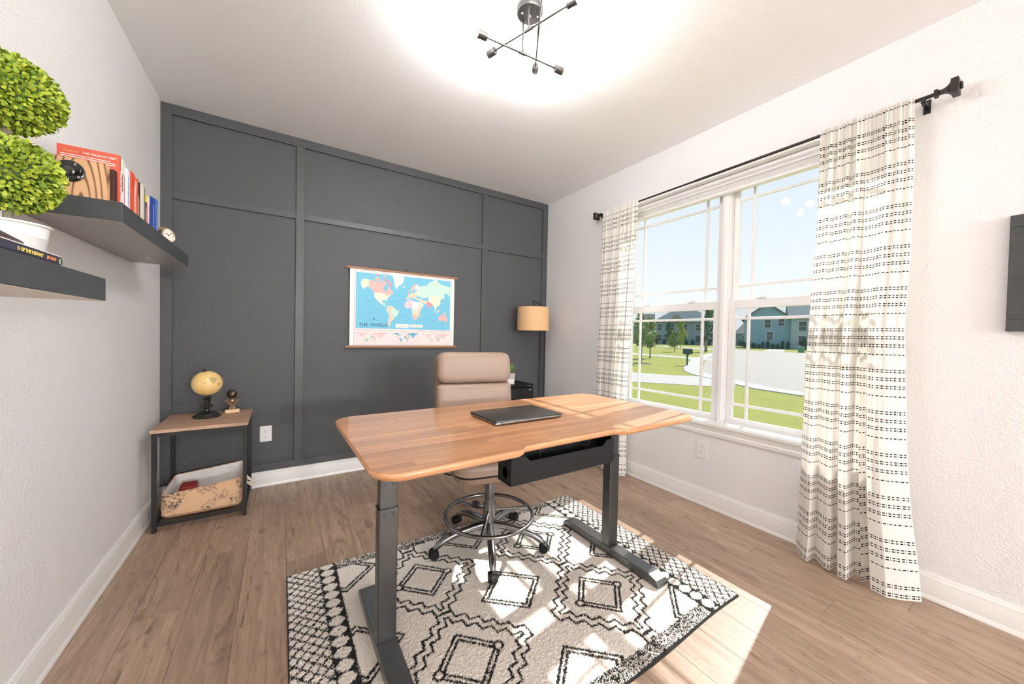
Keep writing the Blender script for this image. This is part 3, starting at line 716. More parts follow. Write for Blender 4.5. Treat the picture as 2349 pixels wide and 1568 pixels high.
CHR = simple('dark_chrome', (0.27, 0.27, 0.275), 0.22, metal=1.0, vary=0.08)
MB().cyl((0, 0, 0.10), (0, 0, 0.19), 0.036, 0.034, 24).obj('hub', CHR, ch, smooth=True)
MB().cyl((0, 0, 0.19), (0, 0, S0-0.028), 0.0255, seg=24).obj('gas_column', CHR, ch, smooth=True)
MB().cyl((0, 0, 0.165), (0, 0, 0.245), 0.034, seg=24).obj('ring_clamp', CHR, ch, smooth=True)
kn = MB().cyl((*cr2(-0.03, 0.03), 0.215), (*cr2(-0.055, 0.055), 0.215), 0.006, seg=10).obj('clamp_knob', STEEL, ch)
MB().cyl((*cr2(-0.050, 0.050), 0.215), (*cr2(-0.072, 0.072), 0.215), 0.022, 0.020, 18).obj('knob_cap', BLACK, kn, smooth=True)
RZ = 0.180
MB().tube([(0.248*math.cos(2*PI*k/64), 0.248*math.sin(2*PI*k/64), RZ) for k in range(64)], 0.0105, 12, close=True).obj('foot_ring', CHR, ch, smooth=True)
for a in (232, 352, 112, ):
    a = math.radians(a); c, s = math.cos(a), math.sin(a)
    MB().tube([(0.03*c, 0.03*s, RZ+0.022), (0.10*c, 0.10*s, RZ+0.012), (0.243*c, 0.243*s, RZ)], 0.0085, 10).obj('ring_spoke', CHR, ch, smooth=True)
for a in (174, 245, 317, 101, 30):
    a = math.radians(a); c, s = math.cos(a), math.sin(a)
    pr = [(0.02, 0.125), (0.10, 0.122), (0.19, 0.110), (0.26, 0.088), (0.295, 0.066), (0.308, 0.052)]
    rr = [0.022, 0.021, 0.020, 0.019, 0.018, 0.013]
    leg = MB().tube([(r*c, r*s, z) for r, z in pr], rr, 12).obj('base_leg', CHR, ch, smooth=True)
    tc_, ts_ = -s, c
    cs = MB()
    ctr = Vector((0.316*c, 0.316*s, 0.027))
    for sg in (-1, 1): cs.cyl(ctr+Vector((tc_, ts_, 0))*sg*0.006, ctr+Vector((tc_, ts_, 0))*sg*0.024, 0.026, 0.024, 20)
    cs.obj('castor', BLACKPL, ch, smooth=True)
    MB().cyl(ctr-Vector((tc_, ts_, 0))*0.006, ctr+Vector((tc_, ts_, 0))*0.006, 0.028, seg=20).obj('castor_hood', BLACK, ch, smooth=True)
    MB().cyl((0.308*c, 0.308*s, 0.035), (0.308*c, 0.308*s, 0.062), 0.010, seg=12).obj('castor_stem', STEEL, ch, smooth=True)

# ------------------------------------------------------------------ ceiling light
cl = thing('ceiling_light', 'dark nickel six-bulb ceiling light with crossed thin bars', 'ceiling light', (1.667, -1.962, H))
CM = Matrix.Identity(3)
c0 = Vector((1.667, -1.962, H))
MB().lathe([(0.061, 0), (0.061, -0.022), (0.058, -0.027), (0.0, -0.0272)], seg=40, cap=False).obj('canopy', NICKEL, cl, smooth=True)
for dx, dy in ((-0.034, 0.012), (0.004, 0.004), (0.036, -0.012)): MB().sphere((dx, dy, -0.029), 0.005, 12, 8).obj('screw', STEEL, cl, smooth=True)
for J, D, hl in (((1.639, -1.997, 2.606), (0.333, -0.943, 0), 0.200), ((1.660, -1.918, 2.558), (1.0, -0.072, 0), 0.187), ((1.717, -1.967, 2.659), (-0.535, -0.845, 0), 0.222)):
    J = Vector(J)-c0; D = Vector(D).normalized()
    MB().cyl((J.x, J.y, -0.027), (J.x, J.y, J.z), 0.004, seg=10).obj('stem', NICKEL, cl, smooth=True)
    MB().cyl((J.x, J.y, J.z+0.006), (J.x, J.y, J.z+0.018), 0.0055, seg=12).obj('stem_nut', NICKEL, cl, smooth=True)
    MB().cyl((J.x, J.y, -0.033), (J.x, J.y, -0.027), 0.007, seg=12).obj('stem_nut', NICKEL, cl, smooth=True)
    MB().cyl(J-D*hl, J+D*hl, 0.0042, seg=12).obj('bar', NICKEL, cl, smooth=True)
    MB().cyl(J-D*0.022, J+D*0.022, 0.0068, seg=14).obj('sleeve', NICKEL, cl, smooth=True)
    for s in (-1, 1):
        e = J+D*hl*s; ax = D*s
        MB().lathe([(0.005, -0.006), (0.005, 0.0), (0.0165, 0.0015), (0.0175, 0.004), (0.0175, 0.047), (0.014, 0.047)], e, 24, ax).obj('socket', NICKEL, cl, smooth=True)
        MB().lathe([(0.0125, 0.044), (0.0135, 0.055), (0.019, 0.066), (0.0265, 0.078), (0.029, 0.090), (0.0265, 0.102), (0.018, 0.112), (0.006, 0.117)], e, 24, ax).obj('light_bulb', BULBM, cl, smooth=True)

# ------------------------------------------------------------------ floor lamp in the corner
lp = thing('floor_lamp', 'black floor lamp with tan drum shade in the far corner', 'lamp', (3.215, -0.135, 0))
MB().lathe([(0.115, 0), (0.12, 0.004), (0.12, 0.016), (0.11, 0.022), (0.02, 0.026), (0.012, 0.04)], (-0.03, 0, 0), 36).obj('base', BLACK, lp, smooth=True)
MB().cyl((0, 0, 0.02), (0, 0, 1.50), 0.0075, seg=14).obj('pole', BLACK, lp, smooth=True)
pv = Vector((-0.225, -0.075, 0))
MB().tube([(0, 0, 1.49)]+[(pv.x*f, pv.y*f, 1.50+0.082*math.sin(f*PI*0.5)) for f in (0.02, 0.1, 0.25, 0.45, 0.7, 0.9, 1.0)], 0.006, 10).obj('arm', BLACK, lp, smooth=True)
MB().cyl((pv.x, pv.y, 1.50), (pv.x, pv.y, 1.585), 0.006, seg=12).sphere((pv.x, pv.y, 1.585), 0.011, 12, 8).cyl((pv.x, pv.y, 1.515), (pv.x, pv.y, 1.53), 0.014, seg=12).obj('hanger', BLACK, lp, smooth=True)
MB().lathe([(0.172, 1.268), (0.170, 1.517), (0.168, 1.517), (0.170, 1.268), (0.172, 1.268)], (pv.x, pv.y, 0), 48, cap=False).obj('lamp_shade', SHADE, lp, smooth=True)
MB().cyl((pv.x-0.168, pv.y, 1.512), (pv.x+0.168, pv.y, 1.512), 0.0025, seg=8).cyl((pv.x, pv.y-0.168, 1.512), (pv.x, pv.y+0.168, 1.512), 0.0025, seg=8).obj('spider_frame', BLACK, lp)
MB().cyl((pv.x, pv.y, 1.44), (pv.x, pv.y, 1.512), 0.015, seg=14).sphere((pv.x, pv.y, 1.41), 0.030, 16, 10).obj('bulb', WHITEP, lp, smooth=True)

# small black cabinet and potted succulent
fc = thing('mini_fridge', 'small black fridge like cabinet with glossy front behind the chair', 'cabinet', (2.66, -0.27, 0))
MB().box(-0.205, 0.205, -0.12, 0.24, 0.0, 0.715, 0.006).obj('body', BLACKPL, fc)
MB().box(-0.205, 0.205, -0.148, -0.122, 0.03, 0.690, 0.006).obj('door', simple('gloss_black', (0.012, 0.012, 0.013), 0.15), fc)
MB().box(-0.207, 0.207, -0.150, 0.24, 0.700, 0.722, 0.005).obj('top_panel', BLACKPL, fc)
MB().box(0.145, 0.178, -0.1495, -0.1478, 0.662, 0.671).box(0.12, 0.165, -0.152, -0.15, 0.709, 0.714).obj('badge', STEEL, fc)
sp = thing('potted_succulent', 'green spiky succulent in a square white pot on the black cabinet', 'plant', (2.628, -0.30, 0.722))
GREYP = simple('grey_concrete', (0.50, 0.48, 0.45), 0.8)
def sqr(h, z): return [(-h, -h, z), (h, -h, z), (h, h, z), (-h, h, z)]
MB().rings([sqr(0.046, 0), sqr(0.048, 0.052)]).obj('pot_base', WHITEP, sp)
MB().rings([sqr(0.048, 0.052), sqr(0.052, 0.11), sqr(0.047, 0.11), sqr(0.046, 0.10)]).obj('pot_rim', GREYP, sp)
def blade(L, w, th_=0.004):
    m = MB(); rings = []
    for k in range(7):
        f = k/6; ww = w*(1-f)**0.7*(0.7+0.6*math.sin(f*PI)) + 0.0006; z = L*f; bend = 0.25*L*f*f
        rings.append([(-ww, bend, z), (0, bend-th_*(1-f), z), (ww, bend, z), (0, bend+0.001, z)])
    return m.rings(rings)
bm_ = blade(0.13, 0.011).obj('leaf', AGAVE, sp, smooth=True, loc=(0, 0, 0.10))
rl = random.Random(5)
for k in range(26):
    o = bm_ if k == 0 else bm_.copy()
    if k: COL.objects.link(o)
    tl_ = 0.15+1.0*(k/26); az = k*2.4
    o.location = (0.012*math.cos(az), 0.012*math.sin(az), 0.10)
    o.rotation_euler = (-tl_*0.85, 0, az); sc_ = rl.uniform(0.8, 1.08); o.scale = (sc_, sc_, sc_)

# ------------------------------------------------------------------ wall map
mp_ = thing('wall_map', 'printed world map hanging from wooden rails on the charcoal wall', 'map', (1.668, -0.024, 1.095))
MX0, MX1, MZ0, MZ1 = -0.4795, 0.4795, 0.0, 0.665
MB().box(MX0, MX1, -0.0006, 0.0006, MZ0, MZ1).obj('sheet', flat('map_paper', (252, 246, 244)), mp_)
MB().box(-0.512, 0.512, -0.008, 0.006, 0.662, 0.681, 0.003).obj('top_rail', DOWEL, mp_)
MB().box(-0.512, 0.512, -0.008, 0.006, -0.020, 0.002, 0.003).obj('bottom_rail', DOWEL, mp_)
MB().tube([(0.014*math.cos(2*PI*k/24), 0, 0.690+0.012*math.sin(2*PI*k/24)) for k in range(24)], 0.002, 8, close=True).obj('hanging_ring', BRONZE, mp_, smooth=True)
def mu(f): return MX0+(MX1-MX0)*f
def mv(f): return MZ1-(MZ1-MZ0)*f
yq = -0.0008
def prect(f0, f1, g0, g1, mat, nm, yy=yq, r=0.0):
    a, b_, c, d = mu(f0), mu(f1), mv(g1), mv(g0)
    return MB().prism([(a, c), (b_, c), (b_, d), (a, d)], yy, yy-0.0003, 'xz').obj(nm, mat, mp_)
INKM = flat('map_grey_ink', (90, 100, 110)); SEA = flat('map_sea', (120, 198, 226)); 
prect(0.036, 0.968, 0.018, 0.988, INKM, 'printed_border'); prect(0.0375, 0.9665, 0.0205, 0.9855, flat('map_paper_inner', (246, 232, 232)), 'printed_margin', -0.0011)
prect(0.050, 0.955, 0.042, 0.772, SEA, 'printed_sea', -0.0014)
prect(0.0375, 0.9665, 0.793, 0.796, flat('map_red_line', (196, 140, 140)), 'printed_rule', -0.0014)
def geo(lon, lat):
    y = math.log(math.tan(PI/4+math.radians(lat)/2))
    return (mu(0.530+lon*0.002625), mv(0.500-0.2115*y))
landm = {k: flat('map_'+k, c) for k, c in dict(pink=(247, 186, 180), cream=(250, 238, 214), white=(252, 243, 236), mint=(206, 236, 224), rose=(240, 150, 155), lilac=(238, 208, 220), peach=(250, 214, 190)).items()}
LANDS = [
 ('cream', [(-168, 66), (-162, 70), (-150, 71), (-141, 70), (-141, 60), (-148, 60), (-153, 57), (-160, 55), (-165, 60)]),
 ('pink', [(-141, 70), (-128, 70), (-115, 68), (-100, 68), (-94, 72), (-85, 69), (-82, 67), (-87, 64), (-94, 60), (-92, 57), (-85, 55), (-82, 53), (-79, 51), (-79, 55), (-77, 58), (-78, 62), (-70, 61), (-65, 58), (-60, 54), (-56, 52), (-65, 49), (-60, 46), (-67, 45), (-75, 45), (-83, 42), (-84, 46), (-95, 49), (-123, 49), (-130, 54), (-137, 59), (-141, 60)]),
 ('pink', [(-122, 72), (-115, 74), (-105, 73), (-100, 70), (-112, 69), (-120, 70)]), ('rose', [(-90, 73), (-80, 73), (-70, 70), (-62, 66), (-66, 62), (-74, 64), (-73, 68), (-82, 70)]),
 ('pink', [(-95, 75), (-85, 76.5), (-80, 75.5), (-92, 74)]), ('lilac', [(-96, 79), (-85, 80), (-70, 80), (-80, 77), (-92, 77)]), ('rose', [(-120, 76), (-112, 77), (-108, 75.5), (-116, 75)]),
 ('cream', [(-123, 49), (-95, 49), (-84, 46), (-83, 42), (-75, 45), (-67, 45), (-70, 42), (-74, 40), (-76, 36), (-81, 31), (-80, 26), (-83, 29), (-89, 30), (-97, 28), (-97, 22), (-91, 19), (-88, 21), (-88, 16), (-84, 11), (-80, 8), (-78, 8), (-84, 9), (-92, 14), (-105, 20), (-112, 29), (-110, 23), (-115, 30), (-121, 35), (-124, 42)]),
 ('white', [(-72, 78), (-60, 80), (-40, 80.3), (-20, 79.5), (-20, 72), (-28, 68), (-40, 65), (-43, 60), (-50, 62), (-54, 68), (-58, 75)]),
 ('peach', [(-78, 8), (-72, 12), (-62, 10), (-52, 5), (-50, 0), (-58, -2), (-66, -4), (-70, -12), (-76, -14), (-81, -5), (-80, 1)]),
 ('mint', [(-66, -4), (-58, -2), (-50, 0), (-44, -3), (-35, -6), (-39, -15), (-41, -22), (-48, -26), (-52, -32), (-57, -28), (-58, -20), (-65, -12)]),
 ('peach', [(-70, -12), (-65, -12), (-58, -20), (-57, -28), (-54, -34), (-58, -38), (-63, -41), (-66, -46), (-68, -52), (-72, -54), (-75, -48), (-73, -38), (-70, -20), (-76, -14)]),
 ('peach', [(-10, 37), (-9, 43), (-2, 44), (-4, 48), (3, 51), (8, 54), (12, 54), (20, 55), (24, 58), (28, 58), (30, 50), (28, 45), (23, 40), (20, 41), (14, 45), (18, 40), (15, 38), (9, 44), (2, 41), (-2, 37)]),
 ('pink', [(-6, 50), (1, 52), (-2, 56), (-5, 58), (-5, 54)]), ('cream', [(-24, 65), (-14, 66), (-15, 64), (-22, 63.5)]),
 ('pink', [(5, 59), (5, 62), (12, 66), (19, 70), (28, 71), (24, 68), (18, 64), (17, 60), (12, 56), (10, 59)]), ('white', [(18, 64), (24, 68), (29, 70), (30, 62), (24, 60), (22, 63)]),
 ('mint', [(30, 62), (30, 70), (41, 67), (55, 69), (68, 69), (75, 73), (90, 75.5), (105, 78), (113, 74), (130, 72), (150, 71), (165, 69), (166, 62), (160, 60), (162, 56), (156, 51), (155, 58), (142, 59), (135, 54), (140, 50), (132, 43), (130, 48), (120, 53), (110, 50), (90, 50), (75, 47), (65, 45), (52, 43), (48, 45), (40, 46), (30, 50), (28, 58)]),
 ('cream', [(90, 50), (110, 50), (120, 53), (130, 48), (122, 40), (120, 36), (122, 30), (115, 22), (108, 20), (105, 12), (103, 2), (98, 10), (98, 16), (92, 22), (90, 27), (78, 32), (73, 38), (75, 47)]),
 ('rose', [(67, 25), (73, 20), (77, 8), (80, 13), (87, 21), (92, 22), (90, 27), (80, 30), (75, 34), (70, 34), (67, 28)]),
 ('peach', [(27, 37), (27, 41), (36, 42), (45, 41), (52, 37), (62, 37), (70, 36), (67, 25), (57, 26), (50, 30), (48, 30), (36, 36)]),
 ('cream', [(35, 31), (48, 30), (51, 24), (59, 22), (52, 16), (44, 12), (39, 21)]),
 ('lilac', [(-17, 15), (-16, 21), (-10, 29), (-6, 35), (10, 37), (11, 33), (14, 24), (12, 12), (4, 6), (-8, 5), (-13, 9)]),
 ('white', [(11, 33), (20, 31), (33, 31), (37, 20), (40, 14), (30, 4), (20, 4), (12, 6), (12, 12), (14, 24)]),
 ('peach', [(9, 4), (12, 6), (20, 4), (30, 4), (40, 14), (51, 12), (46, 3), (40, -4), (40, -15), (35, -20), (35, -25), (28, -33), (20, -35), (17, -29), (12, -17), (13, -8), (9, -1)]),
 ('mint', [(14, 3), (28, 4), (29, -8), (22, -11), (13, -6)]), ('pink', [(14, -20), (25, -18), (32, -22), (30, -30), (20, -34), (17, -29)]),
 ('pink', [(44, -16), (50, -14), (48, -24), (44, -24)]), ('rose', [(131, 32), (136, 35), (141, 38), (142, 43), (138, 37), (133, 35)]),
 ('cream', [(96, 5), (104, -2), (106, -6), (102, -4)]), ('peach', [(109, 1), (117, 6), (118, 1), (114, -4), (110, -2)]), ('white', [(106, -7), (114, -8), (106, -8.5)]), ('peach', [(131, -1), (141, -3), (150, -9), (140, -8), (135, -4)]), ('rose', [(120, 17), (122, 17), (125, 8), (122, 10)]),
 ('pink', [(114, -22), (122, -17), (131, -12), (137, -12), (142, -11), (146, -19), (153, -27), (150, -37), (144, -38), (138, -34), (130, -32), (118, -35), (115, -32)]),
 ('pink', [(145, -41), (148, -41), (147, -43.5)]),
]
for k_, (c, pts) in enumerate(LANDS): MB().prism([geo(*p) for p in pts], -0.0016, -0.00175-0.00001*k_, 'xz').obj('printed_landmass', landm[c], mp_)
# three small inset maps along the bottom
insm = [flat('map_inset_pink', (238, 200, 206)), flat('map_inset_green', (150, 208, 180)), flat('map_inset_blue', (110, 178, 206)), flat('map_inset_yellow', (244, 224, 160)), flat('map_inset_tan', (240, 212, 190))]
def inset(f0, f1, cols, la=(-50, 78)):
    for idx, (c, pts) in enumerate(LANDS):
        if idx in (2, 3, 4, 5, 6, 13, 14, 29, 30, 31, 32, 33, 34, 36): continue
        q = [(mu(f0+(f1-f0)*(lo+175)/350), mv(0.975-(0.975-0.815)*(lt+58)/138)) for lo, lt in pts]
        MB().prism(q, -0.0013, -0.0015-0.00001*idx, 'xz').obj('printed_inset', insm[cols[idx % len(cols)]], mp_)
inset(0.045, 0.335, (0, 0, 4, 3, 1, 0)); inset(0.37, 0.63, (4, 2, 2, 4)); inset(0.665, 0.955, (0, 4, 0, 0, 1))
MB().tube([(mu(0.5)+0.128*math.cos(2*PI*k/48), -0.0014, mv(0.893)+0.055*math.sin(2*PI*k/48)) for k in range(48)], 0.0006, 4, close=True).obj('printed_globe_outline', INKM, mp_)
for a, b_ in ((0.405, 0.530), (0.542, 0.668)):
    prect(a, b_, 0.700 if a < 0.5 else 0.702, 0.752 if a < 0.5 else 0.742, landm['white'], 'printed_panel', -0.0017)
    for k in range(3): prect(a+0.015, b_-0.015, 0.712+k*0.010, 0.7145+k*0.010, landm['pink'], 'printed_line', -0.0021)
NAVY = flat('map_navy_ink', (40, 70, 90))
lettering('THE  WORLD', 0.040, NAVY, mp_, frame((mu(0.205), -0.0018, mv(0.745)), (1, 0, 0), (0, 0, 1)), align='CENTER', bold=0.0004)
pass
MB().tube([(mu(0.205)+0.075*math.cos(a), -0.0016, mv(0.735)+0.055*math.sin(a)) for a in [PI*(0.14+0.72*k/20) for k in range(21)]], 0.0009, 5).sphere((mu(0.205), -0.0015, mv(0.64)), 0.006, 8, 6, (1, 0.1, 1.6)).obj('printed_emblem', NAVY, mp_)
for s_, f, g in (('N O R T H', .20, .40), ('A T L A N T I C', .38, .40), ('P A C I F I C', .16, .43), ('O C E A N', .75, .66), ('I N D I A N', .72, .60), ('S O U T H', .47, .60), ('P A C I F I C', .89, .47)):
    lettering(s_, 0.0125, flat('map_sea_ink', (86, 150, 180)), mp_, frame((mu(f), -0.0018, mv(g)), (1, 0, 0), (0, 0, 1)), align='CENTER')

# ------------------------------------------------------------------ side table with globe, trophy, basket
st = thing('side_table', 'small black metal side table with rustic wood top in the corner', 'side table', (0.287, -0.252, 0))
bx, by = 0.232, 0.238
for k, (a, b_) in enumerate(((-by, -0.105), (-0.105, 0.015), (0.015, 0.135), (0.135, by))):
    MB().box(-bx, bx, a+0.0004, b_-0.0004, 0.592, 0.612, 0.0012, 1).obj('board', RUSTIC, st)
for sx_ in (-1, 1):
    for sy_ in (-1, 1):
        MB().box(sx_*0.216-0.0105, sx_*0.216+0.0105, sy_*0.222-0.0105, sy_*0.222+0.0105, 0, 0.592, 0.001, 1).obj('leg', BLACK, st)
for sy_ in (-1, 1):
    for zz_ in (0.045, 0.58): MB().box(-0.2055, 0.2055, sy_*0.222-0.0095, sy_*0.222+0.0095, zz_-0.01, zz_+0.01).obj('rail', BLACK, st)
for sx_ in (-1, 1):
    for zz_ in (0.045, 0.58): MB().box(sx_*0.216-0.0095, sx_*0.216+0.0095, -0.2115, 0.2115, zz_-0.01, zz_+0.01).obj('rail', BLACK, st)
for y_ in (-0.11, 0, 0.11): MB().box(-0.2065, 0.2065, y_-0.006, y_+0.006, 0.040, 0.050).obj('slat', BLACK, st)

gl = thing('desk_globe', 'antique yellow globe on a turned black stand', 'globe', (0.273, -0.190, 0.612))
MB().lathe([(0.075, 0), (0.078, 0.006), (0.074, 0.012), (0.062, 0.018), (0.060, 0.024), (0.048, 0.030), (0.030, 0.036), (0.016, 0.042), (0.013, 0.055), (0.016, 0.062), (0.034, 0.070), (0.034, 0.075), (0.022, 0.084), (0.015, 0.094), (0.019, 0.104), (0.019, 0.118), (0.024, 0.124), (0.013, 0.130), (0.009, 0.150), (0.013, 0.158), (0.0, 0.160)], seg=36, cap=False).obj('stand', simple('black_turned_wood', (0.018, 0.016, 0.015), 0.25, vary=0.3), gl, smooth=True)
GLB, t, b = newmat('antique_globe_print'); g = N(t, 'ShaderNodeTexCoord'); n = N(t, 'ShaderNodeTexNoise'); n.inputs['Scale'].default_value = 9; n.inputs['Detail'].default_value = 5; t.links.new(g.outputs['Object'], n.inputs['Vector'])
t.links.new(mixc(t, n.outputs[0], (0.86, 0.55, 0.16), (0.93, 0.70, 0.34)), b.inputs['Base Color']); b.inputs['Roughness'].default_value = 0.3
gc = Vector((0.0, 0.0, 0.230)); GR = 0.084
gb = MB().sphere(gc, GR, 48, 32).obj('globe_ball', GLB, gl, smooth=True)
MB().lathe([(0.017, 0), (0.014, 0.004), (0.005, 0.006), (0.004, 0.014), (0.006, 0.017), (0.0, 0.02)], gc+Vector((-0.012, 0, GR-0.003)), 14, (-0.12, 0, 1), cap=False).obj('top_pin', BRONZE, gl, smooth=True)
MB().lathe([(0.020, 0.0), (0.017, 0.006), (0.006, 0.008), (0.007, 0.02), (0.004, 0.024)], gc+Vector((0.012, -0.004, -GR-0.014)), 18, (-0.12, 0, 1)).obj('bottom_cup', BRONZE, gl, smooth=True)
# landmasses on the ball facing the room
vd = (Vector((0.69878, -3.3824, 1.2127))-(Vector((0.273, -0.19, 0.842)))).normalized(); rt = Vector((0, 0, 1)).cross(vd).normalized(); up = vd.cross(rt)
def onball(a, b_, r=GR+0.0004):
    v = vd*math.sqrt(max(0, 1-a*a-b_*b_))+rt*a+up*b_; return gc+v.normalized()*r
def patch(pts, mat, nm='printed_land'):
    cx = sum(p[0] for p in pts)/len(pts); cy = sum(p[1] for p in pts)/len(pts); m = MB(); n_ = len(pts); R = []
    for f in (0.02, 0.35, 0.7, 1.0): R.append([onball(cx+(x-cx)*f, cy+(y_-cy)*f) for x, y_ in pts])
    m.rings(R, cap=False).obj(nm, mat, gb)
patch([(.02, .28), (.12, .42), (.3, .5), (.5, .42), (.62, .38), (.58, .22), (.5, .1), (.42, -.05), (.34, -.1), (.32, .05), (.2, .15), (.15, .25)], flat('globe_tan', (196, 170, 120)))
patch([(-.06, .32), (.02, .45), (.1, .38), (.12, .26), (.18, .14), (.12, .1), (.02, .2)], flat('globe_cream', (235, 222, 190)))
patch([(.12, .1), (.24, .05), (.30, -.08), (.24, -.22), (.17, -.42), (.13, -.40), (.15, -.15)], flat('globe_pale', (238, 216, 170)))
patch([(.14, .1), (.22, .2), (.32, .08), (.24, -.02)], flat('globe_yellow', (228, 206, 80)))
patch([(.64, -.05), (.76, -.02), (.76, -.16), (.62, -.17)], flat('globe_cartouche', (186, 120, 90)))
patch([(-.16+.05*math.cos(a), 0.0+.05*math.sin(a)) for a in [2*PI*k/10 for k in range(10)]], flat('globe_seal', (150, 124, 70)))

tp = thing('trophy', 'small bronze football trophy with cream plaque next to the globe', 'trophy', (0.402, -0.105, 0.612), math.radians(6))
PEW = simple('antiqued_bronze', (0.11, 0.08, 0.06), 0.3, metal=0.85, vary=0.5, nscale=30)
GOLD = simple('rubbed_bronze_gold', (0.50, 0.33, 0.20), 0.35, metal=0.8, vary=0.2)
MB().rings([[(-0.046, -0.026, 0), (0.046, -0.026, 0), (0.046, 0.026, 0), (-0.046, 0.026, 0)], [(-0.042, -0.022, 0.030), (0.042, -0.022, 0.030), (0.042, 0.022, 0.030), (-0.042, 0.022, 0.030)]]).obj('base', PEW, tp, bev=0.002)
MB().box(-0.036, 0.036, -0.0275, -0.0240, 0.004, 0.025).obj('plaque', flat('cream_plaque', (240, 205, 150)), tp)
MB().rings([[(-w_, -d_, z_), (w_, -d_, z_), (w_, d_, z_), (-w_, d_, z_)] for w_, d_, z_ in ((0.020, 0.014, 0.030), (0.014, 0.010, 0.045), (0.026, 0.014, 0.078), (0.034, 0.016, 0.102), (0.020, 0.016, 0.106))]).obj('column', PEW, tp)
for s_ in (-1, 1):
    MB().tube([(s_*0.001, -0.018, 0.048), (s_*0.044, -0.020, 0.098)], 0.0028, 6).tube([(s_*0.001, -0.018, 0.058), (s_*0.034, -0.020, 0.100)], 0.0022, 6).tube([(s_*0.002, -0.018, 0.047), (s_*0.014, -0.018, 0.032)], 0.002, 6).obj('crossed_bar', GOLD, tp)
MB().lathe([(0.009, 0), (0.009, 0.002), (0.007, 0.003), (0.0, 0.0035)], (0, -0.018, 0.088), 20, (0, -1, 0), cap=False).obj('medallion', GOLD, tp, smooth=True)
ball = MB().sphere((0, 0, 0.134), 0.031, 28, 18, (1.0, 0.95, 1.06)).obj('ball', PEW, tp, smooth=True)
MB().tube([(0.0335*math.cos(a)*1.03, -0.012, 0.132+0.028*math.sin(a)) for a in [PI*(-0.3+0.9*k/14) for k in range(15)]], 0.0012, 5).obj('seam', GOLD, ball)

bk = thing('storage_basket', 'tan toile fabric storage basket with rope handle under the side table', 'basket', (0.287, -0.255, 0.052))
TOILE, t, b = newmat('toile_fabric'); g = N(t, 'ShaderNodeTexCoord'); n = N(t, 'ShaderNodeTexNoise'); n.inputs['Scale'].default_value = 9; n.inputs['Detail'].default_value = 2
n2 = N(t, 'ShaderNodeTexNoise'); n2.inputs['Scale'].default_value = 60; n2.inputs['Detail'].default_value = 6; n2.inputs['Roughness'].default_value = 0.8
t.links.new(g.outputs['Object'], n.inputs['Vector']); t.links.new(g.outputs['Object'], n2.inputs['Vector'])
r1 = N(t, 'ShaderNodeMapRange'); r1.inputs[1].default_value = 0.50; r1.inputs[2].default_value = 0.60; t.links.new(n.outputs[0], r1.inputs[0])
r2 = N(t, 'ShaderNodeMapRange'); r2.inputs[1].default_value = 0.49; r2.inputs[2].default_value = 0.54; t.links.new(n2.outputs[0], r2.inputs[0])
t.links.new(mixc(t, mathn(t, 'MULTIPLY', r1.outputs[0], r2.outputs[0]), (0.66, 0.42, 0.25), (0.12, 0.09, 0.08)), b.inputs['Base Color']); b.inputs['Roughness'].default_value = 0.9
def bring(hx, hy, zfun, r=0.03, n=5):
    P = []
    for cx, cy, a0 in ((hx-r, -hy+r, -90), (hx-r, hy-r, 0), (-hx+r, hy-r, 90), (-hx+r, -hy+r, 180)):
        for k in range(n+1):
            a = math.radians(a0+90*k/n); x_, y_ = cx+r*math.cos(a), cy+r*math.sin(a); P.append((x_, y_, zfun(x_, y_)))
    return P
top = lambda x_, y_: 0.155+0.02*(x_/0.2) - 0.012*math.cos(x_*14) + 0.006*(y_ > 0)
MB().rings([bring(0.185, 0.165, lambda a, c: 0.0), bring(0.197, 0.183, lambda a, c: 0.02), bring(0.199, 0.187, lambda a, c: 0.09), bring(0.194, 0.182, top)], cap=False).obj('fabric_body', TOILE, bk, smooth=True)
MB().rings([bring(0.194, 0.182, top), bring(0.191, 0.179, lambda a, c: top(a, c)+0.004), bring(0.187, 0.175, lambda a, c: top(a, c)-0.002), bring(0.180, 0.165, lambda a, c: 0.06), bring(0.17, 0.15, lambda a, c: 0.006), bring(0.04, 0.04, lambda a, c: 0.004)], cap=False).obj('lining', flat('white_lining', (235, 232, 226)), bk, smooth=True)
MB().tube([(x_, y_, z_+0.002) for x_, y_, z_ in bring(0.1935, 0.1815, top)], 0.004, 8, close=True).obj('rim_piping', TOILE, bk, smooth=True)
ROPE = simple('cotton_rope', (0.78, 0.70, 0.58), 0.9, vary=0.15, nscale=80)
for s_ in (1,):
    for ph_ in (0, PI):
        MB().tube([(s_*(0.196+0.052*math.sin(PI*f)**0.7+0.005*math.cos(f*26+ph_)), -0.05+0.10*f, 0.120-0.060*math.sin(PI*f)+0.005*math.sin(f*26+ph_)) for f in [k/40 for k in range(41)]], 0.0055, 8).obj('rope_handle', ROPE, bk, smooth=True)
it = tag(MB().box(-0.045, 0.04, -0.05, 0.06, 0, 0.045, 0.012, 3).obj('folded_cloth', flat('red_cloth', (150, 40, 40)), None, smooth=True, loc=(0.19, -0.24, 0.140)), 'dark red folded cloth inside the toile basket', 'cloth')
MB().box(-0.045, 0.04, -0.05, 0.06, -0.10, 0.0, 0.012, 3).obj('lower_fold', flat('red_cloth_fold', (130, 34, 36)), it, smooth=True)

